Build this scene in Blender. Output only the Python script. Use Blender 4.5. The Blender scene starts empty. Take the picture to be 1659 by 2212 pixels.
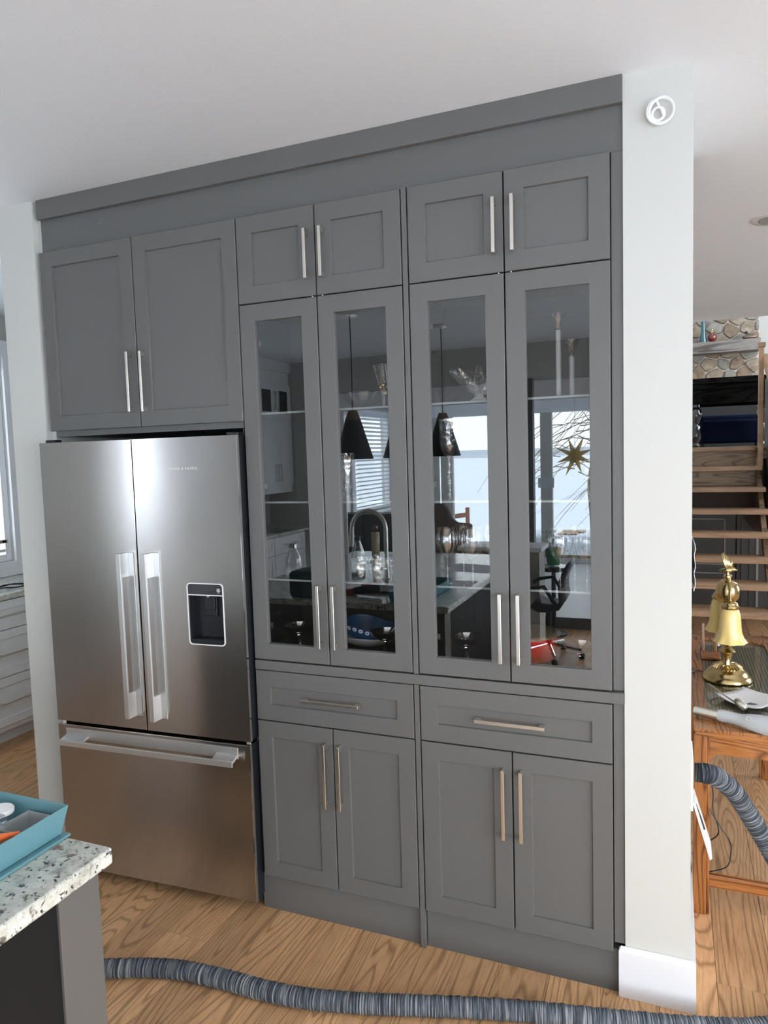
import bpy, bmesh, math, random
from mathutils import Vector, Matrix, noise
R = random.Random(7)
S = bpy.context.scene
COL = S.collection

# ---------------------------------------------------------------- camera
F_PX = 1547.7
RT = Vector((0, 0, 0)); UP = Vector((0, 0, 0)); FW = Vector((0, 0, 0))
_y, _p, _r = (math.radians(a) for a in (22.13825456, -4.58067506, -1.73435275))
FW = Vector((-math.sin(_y) * math.cos(_p), math.cos(_y) * math.cos(_p), math.sin(_p)))
_r0 = Vector((math.cos(_y), math.sin(_y), 0)); _u0 = _r0.cross(FW)
RT = _r0 * math.cos(_r) + _u0 * math.sin(_r); UP = _u0 * math.cos(_r) - _r0 * math.sin(_r)
cd = bpy.data.cameras.new('camera'); cam = bpy.data.objects.new('camera', cd); COL.objects.link(cam)
cd.sensor_fit = 'VERTICAL'; cd.sensor_height = 24; cd.lens = F_PX / 2212 * 24
cd.clip_start = 0.05; cd.clip_end = 500
m = Matrix.Identity(4)
for i in range(3):
    m[i][0] = RT[i]; m[i][1] = UP[i]; m[i][2] = -FW[i]
m.translation = (1.4205, -2.1939, 1.6923)
cam.matrix_world = m
S.camera = cam

# ---------------------------------------------------------------- world, light, exposure
W = bpy.data.worlds.new('sky'); S.world = W; W.use_nodes = True
bg = W.node_tree.nodes['Background']; bg.inputs[0].default_value = (0.92, 0.965, 1.0, 1); bg.inputs[1].default_value = 7.8
S.view_settings.view_transform = 'Standard'; S.view_settings.look = 'None'
S.view_settings.gamma = 1; S.view_settings.use_curve_mapping = False
S.view_settings.exposure = 0.0
S.cycles.max_bounces = 10; S.cycles.diffuse_bounces = 6; S.cycles.glossy_bounces = 5
S.cycles.transparent_max_bounces = 24; S.cycles.transmission_bounces = 6
S.cycles.use_denoising = True; S.cycles.sample_clamp_indirect = 8
S.cycles.caustics_reflective = False; S.cycles.caustics_refractive = False


def portal(name, loc, direction, sx, sy):
    """daylight sampling aid: marks the window opening, gives off no light itself"""
    l = bpy.data.lights.new(name, 'AREA'); l.shape = 'RECTANGLE'; l.size = sx; l.size_y = sy
    l.cycles.is_portal = True
    o = bpy.data.objects.new(name, l); COL.objects.link(o)
    o.location = loc; o.rotation_euler = Vector(direction).to_track_quat('-Z', 'Z').to_euler()
    return o


portal('daylight_portal', (3.94, -2.35, 1.3), (-1, 0, 0), 3.9, 2.4)
portal('daylight_portal', (0.8, -7.97, 1.2), (0, 1, 0), 6.4, 2.2)
portal('daylight_portal', (-2.80, 0.75, 1.76), (1, 0, 0), 1.4, 1.5)
portal('daylight_portal', (-2.80, -3.5, 1.7), (1, 0, 0), 1.1, 1.3)
portal('daylight_portal', (3.94, 6.8, 3.4), (-1, 0, 0), 3.4, 2.4)
portal('daylight_portal', (3.94, 2.5, 1.55), (-1, 0, 0), 1.4, 1.3)
portal('daylight_portal', (3.94, -6.3, 1.2), (-1, 0, 0), 2.6, 2.1)


# ---------------------------------------------------------------- materials
def mat(name, col=(.5, .5, .5), rough=.5, metal=0., spec=.5, coat=0., noise_amt=0., bump=0., bscale=200., aniso=0., trans=0., emit=None):
    mt = bpy.data.materials.new(name); mt.use_nodes = True
    nt = mt.node_tree; b = nt.nodes['Principled BSDF']
    b.inputs['Base Color'].default_value = (*col, 1); b.inputs['Roughness'].default_value = rough
    b.inputs['Metallic'].default_value = metal; b.inputs['Specular IOR Level'].default_value = spec
    b.inputs['Coat Weight'].default_value = coat; b.inputs['Coat Roughness'].default_value = .08
    b.inputs['Anisotropic'].default_value = aniso; b.inputs['Transmission Weight'].default_value = trans
    if noise_amt:
        n = nt.nodes.new('ShaderNodeTexNoise'); n.inputs['Scale'].default_value = 3.0; n.inputs['Detail'].default_value = 5
        tc = nt.nodes.new('ShaderNodeNewGeometry'); nt.links.new(tc.outputs['Position'], n.inputs['Vector'])
        mx = nt.nodes.new('ShaderNodeMix'); mx.data_type = 'RGBA'
        mx.inputs[6].default_value = (*[c * (1 - noise_amt) for c in col], 1); mx.inputs[7].default_value = (*[min(1, c * (1 + noise_amt)) for c in col], 1)
        nt.links.new(n.outputs['Fac'], mx.inputs[0]); nt.links.new(mx.outputs[2], b.inputs['Base Color'])
    if bump:
        n2 = nt.nodes.new('ShaderNodeTexNoise'); n2.inputs['Scale'].default_value = bscale; n2.inputs['Detail'].default_value = 3
        g2 = nt.nodes.new('ShaderNodeNewGeometry'); nt.links.new(g2.outputs['Position'], n2.inputs['Vector'])
        bp = nt.nodes.new('ShaderNodeBump'); bp.inputs['Strength'].default_value = bump; bp.inputs['Distance'].default_value = .002
        nt.links.new(n2.outputs['Fac'], bp.inputs['Height']); nt.links.new(bp.outputs[0], b.inputs['Normal'])
    return mt


def N(nt, t, **kw):
    n = nt.nodes.new('ShaderNode' + t)
    for k, v in kw.items():
        if k.startswith('_'):
            setattr(n, k[1:], v)
        else:
            n.inputs[k.replace('__', ' ')].default_value = v
    return n


def pane_mat(name, k=2.2, ior=1.52, tint=(1, 1, 1), rough=0.0):
    mt = bpy.data.materials.new(name); mt.use_nodes = True; nt = mt.node_tree
    nt.nodes.remove(nt.nodes['Principled BSDF']); out = nt.nodes['Material Output']
    f = N(nt, 'Fresnel', IOR=ior); g = N(nt, 'NewGeometry')
    a = N(nt, 'Math', _operation='SUBTRACT'); a.inputs[0].default_value = 1; nt.links.new(g.outputs['Backfacing'], a.inputs[1])
    b = N(nt, 'Math', _operation='MULTIPLY'); nt.links.new(f.outputs[0], b.inputs[0]); nt.links.new(a.outputs[0], b.inputs[1])
    c = N(nt, 'Math', _operation='MULTIPLY', _use_clamp=True); nt.links.new(b.outputs[0], c.inputs[0]); c.inputs[1].default_value = k
    t = N(nt, 'BsdfTransparent'); t.inputs[0].default_value = (*tint, 1)
    gl = N(nt, 'BsdfGlossy', Roughness=rough); gl.inputs[0].default_value = (.93, .98, 1, 1)
    mx = N(nt, 'MixShader'); nt.links.new(c.outputs[0], mx.inputs[0]); nt.links.new(t.outputs[0], mx.inputs[1]); nt.links.new(gl.outputs[0], mx.inputs[2])
    nt.links.new(mx.outputs[0], out.inputs[0])
    return mt


def clear_mat(name, ior=1.5, body=.06, tint=(.97, .98, .98), rough=.02, bump=0, bs=60):
    """thin clear glassware: mostly see-through, bright at its rims"""
    mt = bpy.data.materials.new(name); mt.use_nodes = True; nt = mt.node_tree
    nt.nodes.remove(nt.nodes['Principled BSDF']); out = nt.nodes['Material Output']
    lw = N(nt, 'LayerWeight', Blend=.35)
    pw = N(nt, 'Math', _operation='POWER'); nt.links.new(lw.outputs['Facing'], pw.inputs[0]); pw.inputs[1].default_value = 1.0
    ad = N(nt, 'Math', _operation='ADD', _use_clamp=True); nt.links.new(pw.outputs[0], ad.inputs[0]); ad.inputs[1].default_value = body
    t = N(nt, 'BsdfTransparent'); t.inputs[0].default_value = (*tint, 1)
    gl = N(nt, 'BsdfGlossy', Roughness=rough); gl.inputs[0].default_value = (1, 1, 1, 1)
    if bump:
        v = N(nt, 'TexVoronoi', Scale=bs); g = N(nt, 'NewGeometry'); nt.links.new(g.outputs['Position'], v.inputs['Vector'])
        bp = N(nt, 'Bump', Strength=bump, Distance=.01); nt.links.new(v.outputs['Distance'], bp.inputs['Height'])
        nt.links.new(bp.outputs[0], gl.inputs['Normal'])
    mx = N(nt, 'MixShader'); nt.links.new(ad.outputs[0], mx.inputs[0]); nt.links.new(t.outputs[0], mx.inputs[1]); nt.links.new(gl.outputs[0], mx.inputs[2])
    nt.links.new(mx.outputs[0], out.inputs[0])
    return mt


def wood_mat(name, dark, light, axis='Y', scale=1.0, rough=.4, ringw=18., coat=0., contrast=1., per_object=True, k=.16, spec=.5):
    """grain that runs along one axis, with cathedral figures and per-board variation"""
    mt = bpy.data.materials.new(name); mt.use_nodes = True; nt = mt.node_tree; b = nt.nodes['Principled BSDF']
    g = N(nt, 'NewGeometry'); oi = N(nt, 'ObjectInfo')
    mp = N(nt, 'Mapping')
    sc = {'X': (k, 1, 1), 'Y': (1, k, 1), 'Z': (1, 1, k)}[axis]
    mp.inputs['Scale'].default_value = tuple(scale * s for s in sc)
    nt.links.new(g.outputs['Position'], mp.inputs['Vector'])
    if per_object:
        mu = N(nt, 'Math', _operation='MULTIPLY'); mu.inputs[1].default_value = 37.0; nt.links.new(oi.outputs['Random'], mu.inputs[0])
        cx = N(nt, 'CombineXYZ'); [nt.links.new(mu.outputs[0], cx.inputs[i]) for i in range(3)]
        nt.links.new(cx.outputs[0], mp.inputs['Location'])
    n1 = N(nt, 'TexNoise', Scale=3.2, Detail=2.5, Roughness=.55, Distortion=.25); nt.links.new(mp.outputs[0], n1.inputs['Vector'])
    mul = N(nt, 'Math', _operation='MULTIPLY'); mul.inputs[1].default_value = ringw; nt.links.new(n1.outputs['Fac'], mul.inputs[0])
    fr = N(nt, 'Math', _operation='PINGPONG'); fr.inputs[1].default_value = .5; nt.links.new(mul.outputs[0], fr.inputs[0])
    # fine pores
    mp2 = N(nt, 'Mapping'); mp2.inputs['Scale'].default_value = tuple(scale * (s if s == 1 else .06) for s in sc)
    nt.links.new(g.outputs['Position'], mp2.inputs['Vector'])
    n2 = N(nt, 'TexNoise', Scale=160., Detail=3., Roughness=.6); nt.links.new(mp2.outputs[0], n2.inputs['Vector'])
    n3 = N(nt, 'TexNoise', Scale=1.6, Detail=3.); nt.links.new(mp.outputs[0], n3.inputs['Vector'])
    cr = N(nt, 'ValToRGB'); cr.color_ramp.elements[0].position = .0; cr.color_ramp.elements[1].position = .20
    cr.color_ramp.elements[0].color = (*[d * (1 - .15 * contrast) for d in dark], 1); cr.color_ramp.elements[1].color = (*light, 1)
    nt.links.new(fr.outputs[0], cr.inputs[0])
    m1 = N(nt, 'Mix', _data_type='RGBA', _blend_type='MULTIPLY'); m1.inputs[0].default_value = .55 * contrast
    cr2 = N(nt, 'ValToRGB'); cr2.color_ramp.elements[0].position = .36; cr2.color_ramp.elements[1].position = .56
    cr2.color_ramp.elements[0].color = (.45, .38, .32, 1); cr2.color_ramp.elements[1].color = (1, 1, 1, 1)
    nt.links.new(n2.outputs['Fac'], cr2.inputs[0]); nt.links.new(cr.outputs[0], m1.inputs[6]); nt.links.new(cr2.outputs[0], m1.inputs[7])
    hv = N(nt, 'HueSaturation')
    vr = N(nt, 'MapRange'); vr.inputs['To Min'].default_value = .80; vr.inputs['To Max'].default_value = 1.14
    nt.links.new((oi.outputs['Random'] if per_object else n3.outputs['Fac']), vr.inputs['Value'])
    nt.links.new(vr.outputs[0], hv.inputs['Value']); nt.links.new(m1.outputs[2], hv.inputs['Color'])
    m3 = N(nt, 'Mix', _data_type='RGBA', _blend_type='MULTIPLY'); m3.inputs[0].default_value = .5
    cr3 = N(nt, 'ValToRGB'); cr3.color_ramp.elements[0].position = .3; cr3.color_ramp.elements[1].position = .6
    cr3.color_ramp.elements[0].color = (.62, .55, .5, 1); cr3.color_ramp.elements[1].color = (1, 1, 1, 1)
    nt.links.new(n3.outputs['Fac'], cr3.inputs[0]); nt.links.new(hv.outputs[0], m3.inputs[6]); nt.links.new(cr3.outputs[0], m3.inputs[7])
    nt.links.new(m3.outputs[2], b.inputs['Base Color'])
    b.inputs['Roughness'].default_value = rough; b.inputs['Coat Weight'].default_value = coat; b.inputs['Coat Roughness'].default_value = .12; b.inputs['Specular IOR Level'].default_value = spec
    bp = N(nt, 'Bump', Strength=.15, Distance=.001); nt.links.new(n2.outputs['Fac'], bp.inputs['Height']); nt.links.new(bp.outputs[0], b.inputs['Normal'])
    return mt


def granite_mat():
    mt = bpy.data.materials.new('granite'); mt.use_nodes = True; nt = mt.node_tree; b = nt.nodes['Principled BSDF']
    g = N(nt, 'NewGeometry')
    wn = N(nt, 'TexNoise', Scale=40., Detail=3.); nt.links.new(g.outputs['Position'], wn.inputs['Vector'])
    ml = N(nt, 'Mix', _data_type='RGBA', _blend_type='LINEAR_LIGHT'); ml.inputs[0].default_value = .012
    nt.links.new(g.outputs['Position'], ml.inputs[6]); nt.links.new(wn.outputs['Color'], ml.inputs[7])
    prev = None
    base = N(nt, 'TexNoise', Scale=28., Detail=6., Roughness=.65, Distortion=.4); nt.links.new(ml.outputs[2], base.inputs['Vector'])
    cr = N(nt, 'ValToRGB'); e = cr.color_ramp.elements
    e[0].position = .34; e[0].color = (.28, .27, .24, 1); e[1].position = .62; e[1].color = (.66, .67, .62, 1)
    n_ = e.new(.46); n_.color = (.52, .52, .46, 1)
    nt.links.new(base.outputs['Fac'], cr.inputs[0]); prev = cr.outputs[0]
    for sc, th, col, wid in ((26, .675, (.17, .14, .12), .05), (70, .66, (.04, .045, .055), .04), (16, .73, (.26, .16, .14), .05), (120, .67, (.24, .22, .20), .06)):
        n = N(nt, 'TexNoise', Scale=float(sc), Detail=4., Roughness=.55, Distortion=.15); nt.links.new(ml.outputs[2], n.inputs['Vector'])
        mp = N(nt, 'Mapping'); mp.inputs['Location'].default_value = (sc, sc * 2., 3.); nt.links.new(g.outputs['Position'], mp.inputs['Vector']); nt.links.new(mp.outputs[0], n.inputs['Vector'])
        r_ = N(nt, 'ValToRGB'); r_.color_ramp.elements[0].position = th - .06; r_.color_ramp.elements[1].position = th - .06 + wid
        r_.color_ramp.elements[0].color = (0, 0, 0, 1); r_.color_ramp.elements[1].color = (1, 1, 1, 1)
        nt.links.new(n.outputs['Fac'], r_.inputs[0])
        mx = N(nt, 'Mix', _data_type='RGBA'); nt.links.new(r_.outputs[0], mx.inputs[0]); nt.links.new(prev, mx.inputs[6]); mx.inputs[7].default_value = (*col, 1)
        prev = mx.outputs[2]
    nt.links.new(prev, b.inputs['Base Color']); b.inputs['Roughness'].default_value = .12
    return mt


def hose_mat():
    mt = bpy.data.materials.new('knit_sleeve'); mt.use_nodes = True; nt = mt.node_tree; b = nt.nodes['Principled BSDF']
    uv = N(nt, 'UVMap'); mp = N(nt, 'Mapping'); mp.inputs['Scale'].default_value = (330, 1.3, 1); nt.links.new(uv.outputs[0], mp.inputs['Vector'])
    n = N(nt, 'TexNoise', Scale=1., Detail=3., Roughness=.7); nt.links.new(mp.outputs[0], n.inputs['Vector'])
    cr = N(nt, 'ValToRGB'); e = cr.color_ramp.elements
    e[0].position = .36; e[0].color = (.012, .018, .03, 1); e[1].position = .68; e[1].color = (.40, .42, .43, 1)
    q = e.new(.5); q.color = (.07, .085, .105, 1)
    nt.links.new(n.outputs['Fac'], cr.inputs[0]); nt.links.new(cr.outputs[0], b.inputs['Base Color']); b.inputs['Roughness'].default_value = .9
    bp = N(nt, 'Bump', Strength=.7, Distance=.003); nt.links.new(n.outputs['Fac'], bp.inputs['Height']); nt.links.new(bp.outputs[0], b.inputs['Normal'])
    return mt


def steel_mat(name, col=(.50, .49, .48), rough=.27, aniso=.8, tangent=(0, 0, 1), wav=.0):
    mt = bpy.data.materials.new(name); mt.use_nodes = True; nt = mt.node_tree; b = nt.nodes['Principled BSDF']
    b.inputs['Base Color'].default_value = (*col, 1); b.inputs['Metallic'].default_value = 1; b.inputs['Roughness'].default_value = rough
    b.inputs['Anisotropic'].default_value = aniso
    c = N(nt, 'CombineXYZ', X=tangent[0], Y=tangent[1], Z=tangent[2]); nt.links.new(c.outputs[0], b.inputs['Tangent'])
    g = N(nt, 'NewGeometry')
    mp = N(nt, 'Mapping'); mp.inputs['Scale'].default_value = (8, 8, 900); nt.links.new(g.outputs['Position'], mp.inputs['Vector'])
    n = N(nt, 'TexNoise', Scale=1., Detail=2.); nt.links.new(mp.outputs[0], n.inputs['Vector'])
    mr = N(nt, 'MapRange'); mr.inputs['To Min'].default_value = rough - .012; mr.inputs['To Max'].default_value = rough + .012
    nt.links.new(n.outputs['Fac'], mr.inputs['Value']); nt.links.new(mr.outputs[0], b.inputs['Roughness'])
    if wav:
        mp3 = N(nt, 'Mapping'); mp3.inputs['Scale'].default_value = (3.2, 3.2, .9); nt.links.new(g.outputs['Position'], mp3.inputs['Vector'])
        n3 = N(nt, 'TexNoise', Scale=1.4, Detail=1.); nt.links.new(mp3.outputs[0], n3.inputs['Vector'])
        bp = N(nt, 'Bump', Strength=wav, Distance=.02); nt.links.new(n3.outputs['Fac'], bp.inputs['Height']); nt.links.new(bp.outputs[0], b.inputs['Normal'])
    return mt


MT = dict(
    charcoal=mat('charcoal_cabinet_paint', (.134, .134, .130), .42, spec=.45, noise_amt=.04),
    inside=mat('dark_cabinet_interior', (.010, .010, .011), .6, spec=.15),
    gap=mat('dark_gap', (.01, .01, .012), .6),
    wall=mat('warm_white_wall_paint', (.615, .622, .592), .7, bump=.12, bscale=260),
    ceil=mat('white_ceiling_paint', (.84, .885, .93), .85, bump=.35, bscale=160),
    trim=mat('white_gloss_trim', (.82, .83, .86), .3),
    greywall=mat('taupe_wall_paint', (.48, .47, .45), .8),
    whitecab=mat('white_cabinet_paint', (.74, .76, .78), .35),
    steel=steel_mat('brushed_stainless', wav=.05, rough=.22, aniso=.9),
    handle_steel=mat('brushed_aluminium', (.68, .69, .69), .34, .8),
    handle_h=mat('brushed_aluminium_bar', (.64, .64, .63), .36, .75),
    nickel=mat('brushed_nickel', (.80, .77, .71), .30, 1.),
    chrome=mat('polished_chrome', (.85, .85, .84), .06, 1.),
    black=mat('black_plastic', (.012, .014, .018), .35),
    blackgloss=mat('black_glass', (.006, .007, .014), .06, coat=1.),
    darkgrey=mat('dark_grey_fridge_body', (.03, .032, .035), .4),
    pane=pane_mat('cabinet_glass', 2.8, 1.6),
    winpane=pane_mat('window_glass', 1.2, 1.45),
    shelfglass=clear_mat('shelf_glass', body=.03, tint=(.95, .985, .97)),
    shelfedge=mat('shelf_glass_edge', (.24, .27, .265), .3),
    clear=clear_mat('clear_glass', body=.08),
    crystal=clear_mat('cut_crystal', body=.78, bump=1.0, bs=260, rough=.14),
    crystal2=clear_mat('moulded_crystal', body=.10, bump=.5, bs=45, rough=.03),
    oak=wood_mat('oak_planks', (.47, .265, .125), (.78, .465, .24), 'Y', 1.0, .40, 46., contrast=.7, k=.09),
    oakx=wood_mat('oak_stair_edges', (.42, .27, .16), (.52, .34, .21), 'X', 1.3, .45, 4., contrast=.4),
    oakdark=wood_mat('brown_oak_riser', (.16, .10, .055), (.34, .24, .15), 'X', 1.1, .5, 22.,contrast=.7),
    table=wood_mat('glossy_brown_table_wood', (.15, .050, .016), (.40, .165, .055), 'Y', 1.6, .25, 26., coat=.4, contrast=.8, k=.08),
    tablez=wood_mat('glossy_brown_table_leg_wood', (.17, .055, .016), (.48, .19, .055), 'Z', 1.6, .25, 26., coat=.4, contrast=.8, k=.08),
    tablex=wood_mat('glossy_brown_table_rail_wood', (.17, .055, .016), (.48, .19, .055), 'X', 1.6, .25, 26., coat=.4, contrast=.8, k=.08),
    ebony=wood_mat('black_stained_wood', (.004, .004, .004), (.012, .012, .012), 'X', 1.0, .9, 16., spec=.0),
    mantel=wood_mat('weathered_grey_beam', (.10, .085, .075), (.26, .24, .23), 'X', 1.0, .7, 12.),
    granite=granite_mat(), hose=hose_mat(),
    teal=mat('teal_plastic', (.115, .255, .29), .38),
    mattewhite=mat('white_plastic', (.85, .86, .87), .4),
    paper=mat('paper', (.80, .80, .82), .7),
    brass=mat('polished_brass', (.66, .52, .26), .22, 1.),
    glitter=mat('glittering_crystal', (.50, .51, .51), .25, bump=1., bscale=420),
    amber=mat('amber_glass_shade', (1.0, .76, .30), .2, coat=.5),
    navy=mat('navy_velvet', (.003, .006, .022), .9, spec=.1),
    concrete=mat('island_dark_panel', (.011, .011, .011), .6, spec=.15),
    islandgrey=mat('island_grey_panel', (.115, .112, .105), .4),
    mortar=mat('pale_mortar', (.58, .52, .46), .95, bump=.6, bscale=90),
    tile=mat('pale_floor_tile', (.55, .57, .58), .3, noise_amt=.06),
    grout=mat('grout', (.25, .26, .27), .8),
    snow=mat('snow', (.74, .81, .90), .9, noise_amt=.08),
    red=mat('glossy_red_enamel', (.55, .012, .012), .12, coat=1.),
    tan=mat('tan_wood', (.36, .26, .15), .4),
    blue=mat('blue_glaze', (.01, .07, .20), .1, coat=1.),
    white_glaze=mat('white_glaze', (.72, .70, .70), .15),
    gold=mat('gold_paper', (.55, .40, .16), .45, .5),
    green=mat('green_leaf', (.04, .10, .04), .6), potgreen=mat('green_pot', (.05, .20, .09), .4),
    bark=mat('bark', (.14, .11, .09), .9), twig=mat('twig', (.25, .19, .14), .9),
    shade=mat('dark_pendant_shade', (.012, .013, .014), .35),
    cone_cap=mat('bronze_cap', (.20, .15, .11), .4, .8),
    fabric=mat('taupe_fabric', (.20, .17, .15), .9),
    fence=mat('weathered_fence', (.26, .12, .09), .8),
    toolgrey=mat('pale_grey_plastic', (.50, .53, .56), .35), toolred=mat('red_plastic', (.40, .06, .03), .4),
    orange=mat('orange_plastic', (.85, .16, .03), .4), frost=mat('frosted_plastic', (.40, .44, .44), .45, trans=.2),
    blueglass=mat('blue_glass', (.0, .09, .13), .08, coat=1.), slat=mat('blind_slat', (.66, .70, .74), .5),
    darkwood=mat('dark_brown_wood', (.035, .018, .01), .6),
    greydoor=mat('grey_door_paint', (.085, .088, .09), .5), stone_sill=mat('sill', (.5, .5, .5), .5),
    ivory=mat('ivory_bowl', (.5, .45, .3), .3), darkred=mat('dark_red_glass', (.16, .02, .02), .1, coat=1.),
)


def stone_mat(name, c1, c2):
    mt = mat(name, c1, .9); nt = mt.node_tree; b = nt.nodes['Principled BSDF']
    g = N(nt, 'NewGeometry'); n = N(nt, 'TexNoise', Scale=9., Detail=7., Roughness=.7, Distortion=.6); nt.links.new(g.outputs['Position'], n.inputs['Vector'])
    mx = N(nt, 'Mix', _data_type='RGBA'); mx.inputs[6].default_value = (*c1, 1); mx.inputs[7].default_value = (*c2, 1)
    cr = N(nt, 'ValToRGB'); cr.color_ramp.elements[0].position = .35; cr.color_ramp.elements[1].position = .65; nt.links.new(n.outputs['Fac'], cr.inputs[0])
    nt.links.new(cr.outputs[0], mx.inputs[0]); nt.links.new(mx.outputs[2], b.inputs['Base Color'])
    bp = N(nt, 'Bump', Strength=.6, Distance=.02); nt.links.new(n.outputs['Fac'], bp.inputs['Height']); nt.links.new(bp.outputs[0], b.inputs['Normal'])
    return mt


STONES = [stone_mat('fieldstone_tan', (.20, .15, .11), (.40, .34, .26)), stone_mat('fieldstone_grey', (.18, .17, .15), (.36, .33, .29)),
          stone_mat('fieldstone_brown', (.16, .11, .08), (.33, .25, .18))]

# frieze board gets the white scuff marks seen near its left end
MT['frieze'] = mat('charcoal_frieze_paint', (.134, .134, .130), .42, spec=.45)
_nt = MT['frieze'].node_tree; _b = _nt.nodes['Principled BSDF']
_g = N(_nt, 'NewGeometry'); _mp = N(_nt, 'Mapping'); _mp.inputs['Scale'].default_value = (14, 1, 60); _mp.inputs['Rotation'].default_value = (0, .25, 0)
_nt.links.new(_g.outputs['Position'], _mp.inputs['Vector']); _n = N(_nt, 'TexNoise', Scale=1., Detail=6., Roughness=.75); _nt.links.new(_mp.outputs[0], _n.inputs['Vector'])
_d = N(_nt, 'VectorMath', _operation='DISTANCE'); _d.inputs[1].default_value = (-.66, .018, 2.63); _nt.links.new(_g.outputs['Position'], _d.inputs[0])
_mr = N(_nt, 'MapRange'); _mr.inputs['From Min'].default_value = .05; _mr.inputs['From Max'].default_value = .26; _mr.inputs['To Min'].default_value = .56; _mr.inputs['To Max'].default_value = .9
_nt.links.new(_d.outputs['Value'], _mr.inputs['Value'])
_s = N(_nt, 'Math', _operation='SUBTRACT', _use_clamp=True); _nt.links.new(_n.outputs['Fac'], _s.inputs[0]); _nt.links.new(_mr.outputs[0], _s.inputs[1])
_k = N(_nt, 'Math', _operation='MULTIPLY', _use_clamp=True); _nt.links.new(_s.outputs[0], _k.inputs[0]); _k.inputs[1].default_value = 3.
_mx = N(_nt, 'Mix', _data_type='RGBA'); _nt.links.new(_k.outputs[0], _mx.inputs[0]); _mx.inputs[6].default_value = (.128, .130, .127, 1); _mx.inputs[7].default_value = (.4, .4, .4, 1)
_nt.links.new(_mx.outputs[2], _b.inputs['Base Color'])

# ---------------------------------------------------------------- mesh helpers
OFF = {}


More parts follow.
